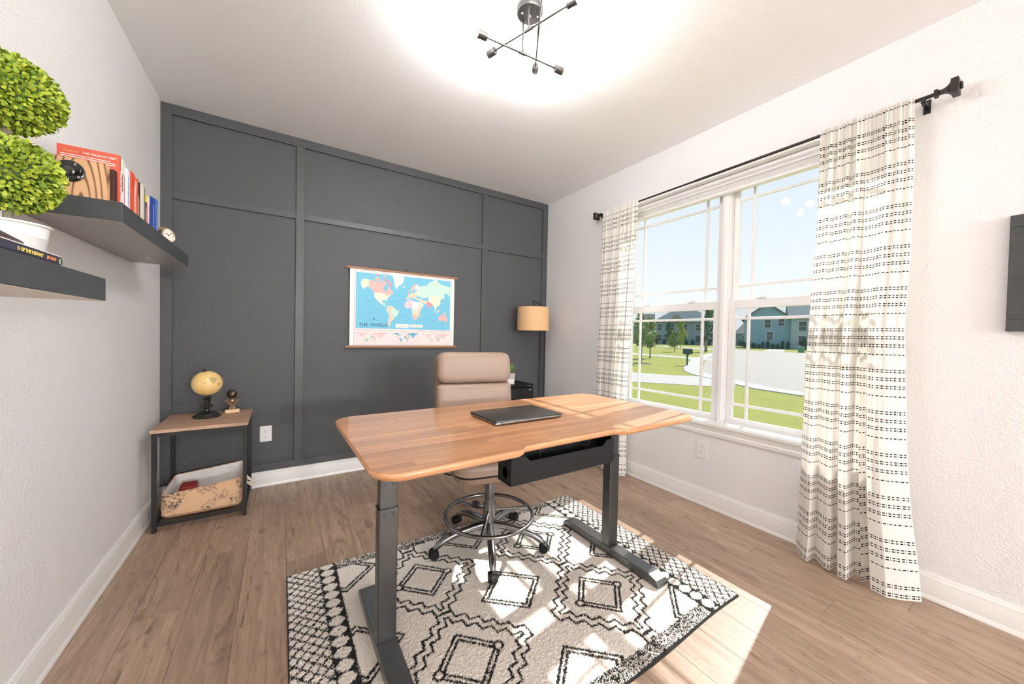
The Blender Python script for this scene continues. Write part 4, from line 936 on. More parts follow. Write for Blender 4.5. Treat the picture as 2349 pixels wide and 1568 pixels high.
# ------------------------------------------------------------------ floating shelves
UND = simple('grey_underside_sheen', (0.30, 0.29, 0.285), 0.35, vary=0.06, nscale=4); UNDL = simple('pale_shelf_underside', (0.72, 0.66, 0.58), 0.5)  # upper shelf: grazing sheen put into the grey of its underside panel
def shelf(lab, y0, y1, z0, z1, und, nm='floating_shelf'):
    t_ = thing(nm, lab, 'shelf', (0, (y0+y1)/2, z0)); h = (y1-y0)/2
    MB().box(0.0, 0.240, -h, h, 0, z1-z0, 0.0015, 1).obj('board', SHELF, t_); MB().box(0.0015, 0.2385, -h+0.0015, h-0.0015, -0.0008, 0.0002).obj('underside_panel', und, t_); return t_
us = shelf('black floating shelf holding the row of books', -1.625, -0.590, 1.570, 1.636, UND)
MB().box(0.117, 0.127, 0.275, 0.305, -0.0014, -0.0008).obj('sticker', WHITEP, us)
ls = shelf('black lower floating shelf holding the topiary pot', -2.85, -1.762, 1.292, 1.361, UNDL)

# books on the upper shelf, front to back
SZ = 1.636
BGRP = 'books on the upper shelf'
def book(lab, y0, th_, h, dx, xs, cover, spine=None, texts=(), pages=True, lean=0.0, tcol=(255, 255, 255), rounded=True, loc_z=SZ):
    """upright book: spine at X=xs facing the room, thickness along Y"""
    b_ = thing('book', lab, 'book', (xs-dx/2, y0+th_/2, loc_z), 0, BGRP)
    cm = flat('cover_%d' % len(MATS), cover, 0.4); sm = cm if spine is None else flat('spine_%d' % len(MATS), spine, 0.4)
    ct = 0.0025
    m_ = MB(); m_.box(-dx/2, dx/2-0.002, -th_/2, -th_/2+ct, 0, h); m_.box(-dx/2, dx/2-0.002, th_/2-ct, th_/2, 0, h)
    m_.obj('cover', cm, b_, bev=0.0008)
    n = 6; prof = [(dx/2-0.006+0.006*math.cos(a), (th_/2)*math.sin(a)) for a in [-PI/2+PI*k/n for k in range(n+1)]]
    prof = prof + [(dx/2-0.008, th_/2-ct), (dx/2-0.008, -th_/2+ct)]
    MB().prism(prof, 0, h, 'xy').obj('spine', sm, b_, smooth=True)
    MB().box(-dx/2+0.003, dx/2-0.008, -th_/2+ct, th_/2-ct, 0.003, h-0.004).obj('page_block', PAPER, b_)
    for (s_, size, z_, yo, col, up_) in texts:
        # spine text reading top to bottom; '#' = lettering too small to read, as short bars
        if s_[0] == '#':
            zz_ = z_; rb = random.Random(len(MATS)); m_ = MB()
            while zz_ > z_-int(s_[1:])/1000:
                l_ = rb.uniform(0.004, 0.009); m_.box(dx/2+0.0001, dx/2+0.0005, yo-size*0.28, yo+size*0.28, zz_-l_, zz_); zz_ -= l_+0.0022
            m_.obj('printed_line', flat('ink_%d' % len(MATS), col), b_); continue
        lettering(s_, size, flat('ink_%d' % len(MATS), col), b_, frame((dx/2+0.0003, yo-size*0.33*(-1), z_), (0, 0, -1), (0, 1, 0)) @ Matrix.Translation((0, -size*0.66, 0)), align='LEFT', bold=0.0002)
    return b_
y = -1.470
dbk = book('large orange book whose back cover faces the room, left of the white handbook', -1.470, 0.024, 0.208, 0.152, 0.192, (212, 92, 68), texts=[('VALUE OF DEBT', 0.018, 0.155, 0.0, (255, 255, 255), 1)])
WHI = flat('book_white_ink', (250, 240, 235)); YEL = flat('book_yellow_ink', (245, 190, 130))
lettering('THE VALUE OF DEBT', 0.0092, WHI, dbk, frame((-0.016, -0.0123, 0.187), (1, 0, 0), (0, 0, 1)), bold=0.0002)
lettering('Praise for', 0.0092, YEL, dbk, frame((-0.060, -0.0123, 0.187), (1, 0, 0), (0, 0, 1)))
for k in range(5): MB().box(-0.068+0.01*(k > 2), 0.052+0.014*(k in (1, 2)), -0.0124, -0.0120, 0.176-k*0.0065, 0.1785-k*0.0065).obj('printed_line', WHI, dbk)
book('wide white handbook spine beside the large orange book', -1.444, 0.048, 0.206, 0.150, 0.190, (240, 236, 230), texts=[('Handbook', 0.015, 0.150, -0.012, (140, 40, 60), 1), ('#100', 0.008, 0.150, 0.010, (190, 60, 80), 1)])
book('white book with blue capital lettering, right of the white handbook', -1.394, 0.042, 0.190, 0.150, 0.192, (236, 234, 240), texts=[('FINANCIAL SERVICES F', 0.0115, 0.165, -0.002, (70, 150, 180), 1)])
book('thick bright orange hardback with white spine lettering', -1.350, 0.062, 0.196, 0.150, 0.192, (218, 86, 54), texts=[('#040', 0.010, 0.17, -0.012, (190, 60, 40), 1), ('#120', 0.013, 0.150, 0.012, (255, 240, 230), 1)])
book('slim white book with red lines, between the orange hardback and red paperback', -1.286, 0.026, 0.182, 0.140, 0.188, (240, 236, 228), texts=[('#090', 0.008, 0.14, 0, (210, 90, 60), 1)])
book('thin red orange paperback with white badge on its spine', -1.258, 0.022, 0.196, 0.142, 0.188, (206, 80, 56), texts=[('#080', 0.008, 0.13, 0, (250, 220, 190), 1)])
book('thin black book beside the pale cloth book', -1.234, 0.010, 0.16, 0.135, 0.186, (36, 32, 32), texts=[('#070', 0.005, 0.12, 0, (240, 210, 150), 1)])
pb = book('cream cloth book with black edging on its spine', -1.222, 0.066, 0.192, 0.142, 0.190, (48, 40, 38), (232, 228, 212))
book('teal and yellow paperback next to the cream cloth book', -1.150, 0.034, 0.168, 0.130, 0.186, (60, 110, 120), texts=[('#080', 0.010, 0.11, 0, (240, 240, 230), 1)])
yb_ = [o for o in bpy.data.objects if o.get('label', '').startswith('teal and yellow')][0]
MB().box(0.0583, 0.0655, -0.0168, 0.0168, 0.135, 0.168).obj('yellow_spine_band', flat('yellow_band', (240, 220, 70)), yb_)
book('white paperback with red lettering and a red edge', -1.114, 0.034, 0.172, 0.132, 0.188, (200, 60, 48), (236, 232, 226), texts=[('#110', 0.009, 0.13, 0, (200, 60, 50), 1)])
book('thick royal blue book, nearer the orange books of the two blue ones', -1.072, 0.058, 0.182, 0.135, 0.190, (26, 66, 150), texts=[('#110', 0.014, 0.15, 0, (210, 200, 240), 1)])
book('royal blue book with white spine label, last in the row beside the clock', -1.008, 0.052, 0.190, 0.135, 0.190, (22, 54, 120), (60, 110, 190), texts=[('#140', 0.012, 0.17, 0, (245, 245, 255), 1), ])
# dark brown leather book and grey one standing in front of the orange cover
book('dark brown leather book behind the fir block', -1.508, 0.034, 0.140, 0.120, 0.190, (70, 34, 28), None, texts=())
# fir block bookend with round black dial
fb = thing('wooden_dial_block', 'fir wood block with a round black dial standing in front of the books', 'ornament', (0.120, -1.528, SZ))
MB().box(-0.065, 0.060, -0.014, 0.014, 0, 0.145, 0.001, 1).obj('block', FIR, fb)
MB().box(-0.075, 0.005, -0.045, -0.016, 0, 0.010, 0.001, 1).obj('foot_strip', RUSTIC, fb)
dl_ = MB().lathe([(0.0, 0), (0.035, 0), (0.035, 0.004), (0.031, 0.006), (0.0, 0.006)], (-0.025, -0.014, 0.098), 36, (0, -1, 0), cap=False).obj('dial', simple('gloss_black_dial', (0.012, 0.012, 0.012), 0.12), fb, smooth=True)
MB().lathe([(0.016, 0.006), (0.015, 0.010), (0.010, 0.013), (0.0, 0.0135)], (-0.025, -0.014, 0.098), 30, (0, -1, 0), cap=False).obj('dial_knob', simple('polished_black_metal', (0.10, 0.10, 0.10), 0.15, metal=0.9), fb, smooth=True)
for k, s_ in enumerate('0|0|/0'):
    a = math.radians(60-k*50); lettering(s_, 0.012, WHI, fb, frame((-0.025+0.027*math.cos(a)-0.003, -0.0207, 0.098+0.027*math.sin(a)-0.004), (1, 0, 0), (0, 0, 1)), name='dial_mark')
MB().box(-0.064, -0.056, -0.017, -0.0145, 0, 0.05).obj('metal_strip', STEEL, fb)
# clocks at the far end
ck = thing('small_clock', 'small round brass table clock at the far end of the shelf', 'clock', (0.205, -0.905, SZ), math.radians(62))
BRS = simple('aged_brass', (0.52, 0.42, 0.24), 0.3, metal=0.9)
MB().lathe([(0.0, 0), (0.038, 0), (0.040, 0.006), (0.040, 0.026), (0.036, 0.032), (0.0325, 0.030)], (0, 0.016, 0.042), 36, (0, -1, 0), cap=False).obj('case', BRS, ck, smooth=True)
MB().cyl((0, -0.0125, 0.042), (0, -0.0115, 0.042), 0.0328, seg=32).obj('face', flat('ivory_face', (244, 238, 222)), ck)
for k in range(12):
    a = math.radians(30*k); MB().box(-0.0007, 0.0007, -0.0132, -0.0126, 0.025, 0.030 if k % 3 else 0.0315, rot=Matrix.Translation((0, 0, 0.042)) @ Matrix.Rotation(a, 4, 'Y')).obj('hour_mark', BLACK, ck)
for a, L_ in ((300, 0.018), (50, 0.026)): MB().box(-0.0009, 0.0009, -0.0138, -0.0132, -0.004, L_, rot=Matrix.Translation((0, 0, 0.042)) @ Matrix.Rotation(math.radians(a), 4, 'Y')).obj('hand', BLACK, ck)
MB().box(-0.022, 0.022, -0.008, 0.014, 0, 0.006, 0.001).obj('foot', BRS, ck)
pl_ = thing('small_plate', 'small round dark decorative plate leaning behind the clock', 'plate', (0.085, -0.80, SZ), math.radians(70))
MB().lathe([(0.0, 0.004), (0.035, 0.004), (0.052, 0.010), (0.055, 0.012), (0.054, 0.008), (0.036, 0.0), (0.0, 0.0)], (0, 0.01, 0.055), 36, (0, -1, 0.12), cap=False).obj('dish', simple('bronze_glaze', (0.16, 0.09, 0.05), 0.25, metal=0.4), pl_, smooth=True)
MB().box(-0.02, 0.02, 0.0, 0.035, 0, 0.004).box(-0.02, 0.02, -0.004, 0.0, 0, 0.010).obj('stand', BLACK, pl_)

# lower shelf: flat books and topiary
LZ = 1.361
def flatbook(lab, x0, x1, y0, y1, z0, h, cover, rz=0, texts=()):
    b_ = thing('book', lab, 'book', ((x0+x1)/2, (y0+y1)/2, z0), rz, 'books lying on the lower shelf')
    hx, hy = (x1-x0)/2, (y1-y0)/2; cm = flat('cover_%d' % len(MATS), cover, 0.35)
    MB().box(-hx, hx-0.002, -hy, hy, 0, 0.0022).box(-hx, hx-0.002, -hy, hy, h-0.0022, h).obj('cover', flat('endpaper_%d' % len(MATS), (236, 230, 224)) if texts else cm, b_)
    MB().prism([(hx-0.006+0.006*math.cos(a), h/2+(h/2)*math.sin(a)) for a in [-PI/2+PI*k/6 for k in range(7)]]+[(hx-0.008, h-0.0022), (hx-0.008, 0.0022)], -hy, hy, 'xz').obj('spine', cm, b_, smooth=True)
    MB().box(-hx+0.003, hx-0.008, -hy+0.003, hy-0.003, 0.0022, h-0.0022).obj('page_block', PAPER, b_)
    for s_, size, yy, col in texts:
        lettering(s_, size, flat('ink_%d' % len(MATS), col), b_, frame((hx+0.0006, yy, h/2-size*0.33), (0, 1, 0), (0, 0, 1)), bold=0.0003)
    return b_
flatbook('dark book with yellow and orange spine lettering lying flat on the lower shelf', 0.075, 0.232, -2.255, -2.000, LZ, 0.026, (56, 54, 72), texts=[('D OF THE MIDWAY', 0.0110, -0.058, (250, 225, 120)), ('JIM DENT', 0.0098, 0.055, (244, 150, 100)), ('|||', 0.013, 0.108, (200, 200, 150))])
flatbook('dark photo covered paperback lying tilted on top of the flat book', 0.07, 0.215, -2.30, -2.075, LZ+0.0265, 0.017, (84, 70, 66), rz=math.radians(9))

tpy = thing('topiary', 'artificial double ball boxwood topiary in a white metal pot on the lower shelf', 'plant', (0.120, -1.935, LZ))
pot = MB().lathe([(0.052, 0), (0.055, 0.003), (0.062, 0.070), (0.064, 0.073), (0.063, 0.077), (0.066, 0.100), (0.070, 0.103), (0.070, 0.107), (0.064, 0.107), (0.060, 0.095), (0.0, 0.093)], seg=40, cap=False).obj('pot', POTW, tpy, smooth=True)
MB().lathe([(0.010, 0.09), (0.0085, 0.13), (0.0095, 0.20), (0.008, 0.45)], seg=12).obj('stem', BARK, tpy, smooth=True)
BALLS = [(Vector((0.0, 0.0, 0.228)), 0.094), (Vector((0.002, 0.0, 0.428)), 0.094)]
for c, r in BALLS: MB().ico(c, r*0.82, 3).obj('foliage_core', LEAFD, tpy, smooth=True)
def leaf_mesh():
    m = MB(); P = [(-0.0008, 0, 0), (0.0008, 0, 0)]
    rows = [(0.0008, 0.0, 0.0), (0.0042, 0.005, 0.0008), (0.0064, 0.0115, 0.0018), (0.0050, 0.0165, 0.0012), (0.0006, 0.0195, 0.0)]
    vr = [[m.b.verts.new((-w_, l_, h_)), m.b.verts.new((0, l_, h_-0.0012)), m.b.verts.new((w_, l_, h_))] for w_, l_, h_ in rows]
    for a, b_ in zip(vr, vr[1:]):
        m.b.faces.new((a[0], a[1], b_[1], b_[0])); m.b.faces.new((a[1], a[2], b_[2], b_[1]))
    me = bpy.data.meshes.new('leaf'); m.b.to_mesh(me); m.b.free(); me.materials.append(LEAF)
    me.polygons.foreach_set('use_smooth', [True]*len(me.polygons)); return me
LM = leaf_mesh()
lv = np.array([v.co for v in LM.vertices]); lf = [tuple(p.vertices) for p in LM.polygons]
camv = Vector((0.69878, -3.3824, 1.2127))
cands = []
lr = random.Random(11)
for c, r in BALLS:
    nL = 3000
    for k in range(nL):
        zf = 1-2*(k+0.5)/nL; ph_ = k*2.39996; rr = math.sqrt(1-zf*zf)
        d = Vector((rr*math.cos(ph_), rr*math.sin(ph_), zf))
        base = c + d*r*lr.uniform(0.78, 0.95)
        tang = d.cross(Vector((lr.uniform(-1, 1), lr.uniform(-1, 1), lr.uniform(-1, 1)))).normalized()
        yax = (d*lr.uniform(0.5, 1.0)+tang*lr.uniform(0.3, 0.9)).normalized(); xax = yax.cross(d+tang*0.1).normalized(); zax = xax.cross(yax)
        s_ = lr.uniform(0.50, 0.78)
        M4 = Matrix(((xax.x*s_, yax.x*s_, zax.x*s_, base.x), (xax.y*s_, yax.y*s_, zax.y*s_, base.y), (xax.z*s_, yax.z*s_, zax.z*s_, base.z), (0, 0, 0, 1)))
        wp = base+Vector((0.120, -1.935, LZ)); tv = (camv-wp).normalized()
        # leaves turned to the room and inside the photographed half come first
        vis = d.dot(tv) + (0.0 if wp.x > 0.105 else -2) 
        cands.append((vis, M4))
cands.sort(key=lambda a: -a[0])
pick = cands[:900]; lr.shuffle(pick); first = pick[:300]; rest = pick[300:]+cands[900:]
for _, M4 in first:
    o = bpy.data.objects.new('leaf', LM); COL.objects.link(o); o.parent = tpy; o.matrix_local = M4
allv = []; allf = []
for k, (_, M4) in enumerate(rest):
    A = np.array(M4); allv.append(lv @ A[:3, :3].T + A[:3, 3]); allf += [tuple(i+k*len(lv) for i in f) for f in lf]
me = bpy.data.meshes.new('foliage'); me.from_pydata(np.concatenate(allv).tolist(), [], allf); me.materials.append(LEAF); me.polygons.foreach_set('use_smooth', [True]*len(me.polygons))
o = mk('foliage', me, None, tpy); o['kind'] = 'stuff'

# picture frame at the right edge
pf = thing('picture_frame', 'black shadow box frame on the wall right of the curtain', 'frame', (W, -3.50, 1.272))
FB = simple('black_stained_frame', (0.05, 0.053, 0.055), 0.4, vary=0.3, nscale=5, stretch=(1, 1, 8))
fw, fh = 0.285, 0.486
for y0, y1, z0, z1 in ((-fw, fw, 0, 0.05), (-fw, fw, fh-0.05, fh), (-fw, -fw+0.05, 0.05, fh-0.05), (fw-0.05, fw, 0.05, fh-0.05)):
    MB().box(-0.028, 0.0, y0+0.0003, y1-0.0003, z0, z1, 0.0015, 1).obj('frame_rail', FB, pf)
MB().box(-0.010, -0.004, -fw+0.05, fw-0.05, 0.05, fh-0.05).obj('backing', simple('dark_backing', (0.02, 0.02, 0.02), 0.3), pf)

# ------------------------------------------------------------------ outdoors
def tocam(px, py, z=GZ):
    """ground point (m) from an angle pair: used to lay out the street survey"""
    d = F_+R_*((px-1174.5)/828.459)-U_*((py-784)/828.459); k = (z-1.21267)/d.z
    return (0.69878+d.x*k, -3.3824+d.y*k)
GRASS, t, b = newmat('lawn_grass'); g = N(t, 'ShaderNodeTexCoord'); n = N(t, 'ShaderNodeTexNoise'); n.inputs['Scale'].default_value = 1.2; n.inputs['Detail'].default_value = 8
t.links.new(g.outputs['Object'], n.inputs['Vector']); t.links.new(mixc(t, n.outputs[0], (0.19, 0.205, 0.012), (0.32, 0.32, 0.035)), b.inputs['Base Color']); b.inputs['Roughness'].default_value = 0.95
n2 = N(t, 'ShaderNodeTexNoise'); n2.inputs['Scale'].default_value = 25; t.links.new(g.outputs['Object'], n2.inputs['Vector']); bump(t, b, n2.outputs[0], 0.5, 0.05)
CONC = simple('pale_concrete', (0.42, 0.40, 0.375), 0.85, vary=0.06, nscale=1.5); ROAD = simple('street_concrete', (0.33, 0.297, 0.26), 0.85, vary=0.08, nscale=0.6)
struct(MB().box(W+WT, 400, -260, 300, GZ-0.5, GZ).box(-60, W+WT, YR-80, YR-0.12, GZ-0.5, GZ).obj('lawn', GRASS))
def slab(nm, pts, mat, h): return struct(MB().prism(pts, GZ-0.02, GZ+h).obj(nm, mat))
def ext(a, b_, f):  # extend line a->b beyond b
    return (b_[0]+(b_[0]-a[0])*f, b_[1]+(b_[1]-a[1])*f)
# street and cul-de-sac
slab('street', [(69.9, 29.7), (44.1, 19.8), (30.5, 13.2), (25.5, 10.6), (22.1, 8.75), (19.8, 7.4), (18.7, 6.4), (17.9, 5.3), (17.0, 4.0), (16.0, 2.6), (15.5, 0.5), (16.0, -4), (20, -30), (50, -60), (68, -30), (66.5, 10), (65.8, 17.8), (67.3, 24.2)], ROAD, 0.005)
def strip(nm, pl, w, mat, h):
    """paved strip along a polyline"""
    L = []; Rr = []
    for i, p in enumerate(pl):
        a = Vector(pl[max(i-1, 0)]); c = Vector(pl[min(i+1, len(pl)-1)]); d = (c-a).normalized(); n_ = Vector((-d.y, d.x)); p = Vector(p)
        L.append(tuple(p+n_*w/2)); Rr.append(tuple(p-n_*w/2))
    m_ = MB()
    for i in range(len(pl)-1): m_.prism([L[i], L[i+1], Rr[i+1], Rr[i]], GZ-0.02, GZ+h)
    return struct(m_.obj(nm, mat))
strip('curb', [(70.0, 30.0), (44.3, 20.3), (30.3, 13.8), (25.2, 11.1), (21.8, 9.25), (19.4, 7.7), (18.2, 6.6), (17.4, 5.4), (16.5, 4.1), (15.5, 2.7), (15.0, 0.5), (15.4, -6)], 0.9, CONC, 0.03)
slab('driveway', [(12.48, 6.124), (15.706, 8.733), (16.448, 6.978), (17.728, 5.91), (16.9, 4.3), (14.6, 3.3), (14.193, 3.97), (13.192, 5.251)][::-1], CONC, 0.012)
slab('driveway_far', [(12.48, 6.124), (8.5, 12.5), (11.5, 15.0), (15.706, 8.733)][::-1], CONC, 0.011)
strip('sidewalk', [(38, 36), (33.0, 22.6), (32.6, 15.1), (30.5, 13.2)], 2.6, CONC, 0.012)
strip('sidewalk_far', [(74, 62), (73, 49), (66, 34), (63, 29)], 4.0, CONC, 0.014)
slab('driveway_apron', [(67.2, 24.3), (86.1, 31.0), (85.9, 28.2), (67.4, 21.5)][::-1], CONC, 0.016)

# houses
BLUE = simple('slate_blue_siding', (0.25, 0.40, 0.49), 0.8, vary=0.12, nscale=0.8, stretch=(1, 1, 8)); GREYB = simple('grey_brick', (0.22, 0.23, 0.24), 0.85, vary=0.4, nscale=6)
ROOF = simple('taupe_shingle', (0.30, 0.27, 0.25), 0.9, vary=0.2, nscale=2); ROOFD = simple('slate_shingle', (0.13, 0.18, 0.19), 0.9, vary=0.25, nscale=2)
HTRIM = simple('house_white_trim', (0.6, 0.64, 0.66), 0.6); HGL = simple('house_window_glass', (0.07, 0.09, 0.10), 0.15)
def hwin(t_, c, along, up, w, h, nrm):
    """window: frame with panes; c centre on wall, along = wall direction"""
    a = Vector(along).normalized(); n_ = Vector(nrm).normalized(); c = Vector(c)
    def bx(u0, u1, z0, z1, d0, d1, mat, nm, par):
        P = []
        m_ = MB()
        r0 = [c+a*u+n_*d0+Vector((0, 0, z)) for u, z in ((u0, z0), (u1, z0), (u1, z1), (u0, z1))]
        r1 = [c+a*u+n_*d1+Vector((0, 0, z)) for u, z in ((u0, z0), (u1, z0), (u1, z1), (u0, z1))]
        return m_.rings([r0, r1]).obj(nm, mat, par)
    f = bx(-w/2-0.12, w/2+0.12, -h/2-0.12, h/2+0.12, 0.0, 0.06, HTRIM, 'window', t_)
    bx(-w/2, w/2, 0.04, h/2, 0.06, 0.08, HGL, 'pane', f); bx(-w/2, w/2, -h/2, -0.04, 0.06, 0.08, HGL, 'pane', f)
# right house: gable wall facing the street at ground points A (left) .. B (right)
A = Vector((90.0, 37.8)); B_ = Vector((93.3, 30.0)); Cc = Vector((100.5, 31.2)); 
wd_ = (B_-A); wl = wd_.length; ud = wd_.normalized(); nd = Vector((-ud.y, ud.x)); 
if nd.dot(Vector((0.7, -3.4))-A) < 0: nd = -nd
hs = thing('house', 'two storey slate blue gabled house seen through the right window', 'house', (A.x, A.y, GZ))
def Q(u, d, z): v = ud*u - nd*d; return (v.x, v.y, z)
EH = 6.6; DP = 14.0
MB().rings([[Q(0, 0, 0), Q(wl, 0, 0), Q(wl, 0, EH), Q(wl/2, 0, EH+3.3), Q(0, 0, EH)], [Q(0, DP, 0), Q(wl, DP, 0), Q(wl, DP, EH), Q(wl/2, DP, EH+3.3), Q(0, DP, EH)]]).obj('wall', BLUE, hs)
for s_ in (0, 1):
    u0 = -0.6 if s_ == 0 else wl+0.6; z0_ = EH-0.35
    MB().rings([[Q(u0, -0.5, z0_), Q(wl/2, -0.5, EH+3.35), Q(wl/2, -0.5, EH+3.6), Q(u0, -0.5, z0_+0.25)], [Q(u0, DP, z0_), Q(wl/2, DP, EH+3.35), Q(wl/2, DP, EH+3.6), Q(u0, DP, z0_+0.25)]]).obj('roof', ROOF, hs)
n3_ = (nd.x, nd.y, 0); u3_ = (ud.x, ud.y, 0)
def face_pt(px, py):
    """offset along/up the gable wall for a sight line"""
    d = F_+R_*((px-1174.5)/828.459)-U_*((py-784)/828.459); o_ = Vector((0.69878, -3.3824, 1.21267))
    k = (Vector((A.x, A.y))-Vector((o_.x, o_.y))).dot(nd)/Vector((d.x, d.y)).dot(nd); p = o_+d*k
    return (Vector((p.x, p.y))-A).dot(ud), p.z-GZ
for px, py, w_, h_ in ((1761, 742, 1.15, 1.75), (1792, 739, 1.0, 1.5), (1766, 770, 1.15, 1.75)):
    u_, z_ = face_pt(px, py); hwin(hs, Q(u_, 0, z_), u3_, None, w_, h_, n3_)
# wing to the right, set slightly proud
wing = 13.0
MB().rings([[Q(wl+a, b2, 0) for a, b2 in ((0, -1.2), (wing, -1.2), (wing, DP), (0, DP))], [Q(wl+a, b2, EH) for a, b2 in ((0, -1.2), (wing, -1.2), (wing, DP), (0, DP))]]).obj('wing_wall', simple('pale_blue_siding', (0.38, 0.48, 0.50), 0.8, vary=0.1), hs)
MB().rings([[Q(wl-0.6, -1.8, EH-0.1), Q(wl+wing+0.6, -1.8, EH-0.1), Q(wl+wing+0.6, DP, EH-0.1), Q(wl-0.6, DP, EH-0.1)], [Q(wl-0.6, 4.5, EH+3.2), Q(wl+wing-4, 4.5, EH+3.2), Q(wl+wing-4, 7.5, EH+3.2), Q(wl-0.6, 7.5, EH+3.2)]]).obj('wing_roof', ROOFD, hs)
g0 = wl+3.0
MB().rings([[Q(g0, -2.0, EH-0.2), Q(g0+5.2, -2.0, EH-0.2), Q(g0+2.6, -2.0, EH+1.9)], [Q(g0, 5, EH-0.2), Q(g0+5.2, 5, EH-0.2), Q(g0+2.6, 5, EH+1.9)]]).obj('dormer_gable', simple('tan_gable', (0.36, 0.33, 0.30), 0.8), hs)
for zc in (4.9, 1.9):
    for uu_ in (1.9, 6.2): hwin(hs, Q(wl+uu_, -1.2, zc), u3_, None, 1.3, 1.9, n3_)
# low neighbouring house left of it
A2 = Vector((109.5, 49.0)); ud2 = ud; lo = thing('low_house', 'low grey roofed house just left of the blue gabled house', 'house', (A2.x, A2.y, GZ))
def Q2(u, d, z): v = ud2*u-nd*d; return (v.x, v.y, z)
MB().rings([[Q2(a, b2, 0) for a, b2 in ((0, 0), (13, 0), (13, 9), (0, 9))], [Q2(a, b2, 3.6) for a, b2 in ((0, 0), (13, 0), (13, 9), (0, 9))]]).obj('wall', GREYB, lo)
MB().rings([[Q2(-0.6, -0.6, 3.5), Q2(13.6, -0.6, 3.5), Q2(13.6, 9.6, 3.5), Q2(-0.6, 9.6, 3.5)], [Q2(2, 4, 7.0), Q2(13.6, 4, 7.0), Q2(13.6, 5, 7.0), Q2(2, 5, 7.0)]]).obj('roof', ROOF, lo)
for uu_ in (2.2, 4.4, 6.6): hwin(lo, Q2(uu_, 0, 2.0), u3_, None, 1.3, 1.7, n3_)
# left large house with hipped roofs
A3 = Vector(tocam(1497, 790)); A3 = Vector((96.0, 66.0)); B3 = Vector((107.0, 52.0)); ud3 = (B3-A3).normalized(); nd3 = Vector((-ud3.y, ud3.x)); 
if nd3.dot(Vector((0.7, -3.4))-A3) < 0: nd3 = -nd3
lh = thing('house', 'large two storey blue grey house with hipped roofs behind the street trees', 'house', (A3.x, A3.y, GZ))
def Q3(u, d, z): v = ud3*u-nd3*d; return (v.x, v.y, z)
MB().rings([[Q3(a, b2, 0) for a, b2 in ((0, 0), (18, 0), (18, 12), (0, 12))], [Q3(a, b2, 6.8) for a, b2 in ((0, 0), (18, 0), (18, 12), (0, 12))]]).obj('wall', simple('grey_blue_brick', (0.27, 0.34, 0.38), 0.85, vary=0.4, nscale=5), lh)
MB().rings([[Q3(-0.6, -0.7, 6.7), Q3(18.6, -0.7, 6.7), Q3(18.6, 12.6, 6.7), Q3(-0.6, 12.6, 6.7)], [Q3(6.0, 5.5, 10.8), Q3(11.5, 5.5, 10.8), Q3(11.5, 6.5, 10.8), Q3(6.0, 6.5, 10.8)]]).obj('roof', ROOFD, lh)
MB().rings([[Q3(3.0, -1.4, 6.6), Q3(9.0, -1.4, 6.6), Q3(6.0, -1.4, 9.1)], [Q3(3, 6, 6.6), Q3(9, 6, 6.6), Q3(6, 6, 9.1)]]).obj('front_gable', ROOF, lh)
MB().rings([[Q3(a, b2, 0) for a, b2 in ((-7, 1), (0, 1), (0, 11), (-7, 11))], [Q3(a, b2, 5.4) for a, b2 in ((-7, 1), (0, 1), (0, 11), (-7, 11))]]).obj('side_wall', GREYB, lh)
MB().rings([[Q3(-7.6, 0.4, 5.3), Q3(0.4, 0.4, 5.3), Q3(0.4, 11.4, 5.3), Q3(-7.6, 11.4, 5.3)], [Q3(-2.5, 5, 9.4), Q3(0.4, 5, 9.4), Q3(0.4, 6.5, 9.4), Q3(-2.5, 6.5, 9.4)]]).obj('side_roof', ROOF, lh)
for uu_ in (1.6, 5.0, 8.6, 12.0, 15.6):
    for zc in (5.1, 1.9): hwin(lh, Q3(uu_, 0, zc), (ud3.x, ud3.y, 0), None, 1.2, 1.9, (nd3.x, nd3.y, 0))

# trees and shrubs
def clump(name, mat, parent, blobs, n_per, size, seed):
    """foliage of many small leaf quads scattered over the crown blobs"""
    rs = np.random.default_rng(seed); V = []; Fc = []
    for (cx, cy, cz, rx, ry, rz_) in blobs:
        d = rs.normal(size=(n_per, 3)); d /= np.linalg.norm(d, axis=1)[:, None]
        p = d*np.array([rx, ry, rz_])*rs.uniform(0.45, 1.0, (n_per, 1))+np.array([cx, cy, cz])
        a = rs.normal(size=(n_per, 3)); a /= np.linalg.norm(a, axis=1)[:, None]; b_ = np.cross(a, d); b_ /= np.linalg.norm(b_, axis=1)[:, None]+1e-6
        s_ = size*rs.uniform(0.6, 1.3, (n_per, 1)); base = len(V)*4
        q = np.stack([p-a*s_, p-b_*s_*0.6, p+a*s_, p+b_*s_*0.6], 1)
        V.extend(q)
    V = np.concatenate([v for v in V]) if len(V) else np.zeros((0, 3))
    Fc = [(4*i, 4*i+1, 4*i+2, 4*i+3) for i in range(len(V)//4)]
    me = bpy.data.meshes.new(name); me.from_pydata(V.tolist(), [], Fc)
    o = mk(name, me, mat, parent); o['kind'] = 'stuff'; return o
def tree(lab, x, y, h, cw, trunk, mat, seed, layers=6, open_=1.0, nm='tree', grp=None, tr=0.05):
    t_ = thing(nm, lab, 'tree', (x, y, GZ), 0, grp); rs = random.Random(seed)
    MB().tube([(0, 0, -0.05), (0.02*h*0.3, 0, trunk), (0, 0.02, h*0.9)], [tr*1.3, tr, tr*0.3], 8).obj('trunk', BARK, t_, smooth=True)
    bl_ = []
    for k in range(layers):
        f = (k+0.5)/layers; z = trunk+(h-trunk)*f; w = cw*math.sin(PI*(0.18+0.72*f))*(1.0)
        for j in range(3): bl_.append((rs.uniform(-.5, .5)*w, rs.uniform(-.5, .5)*w, z+rs.uniform(-.1, .1), w*0.62, w*0.62, (h-trunk)/layers*0.75))
    clump('foliage', mat, t_, bl_, int(90*open_), cw*0.09, seed)
    return t_
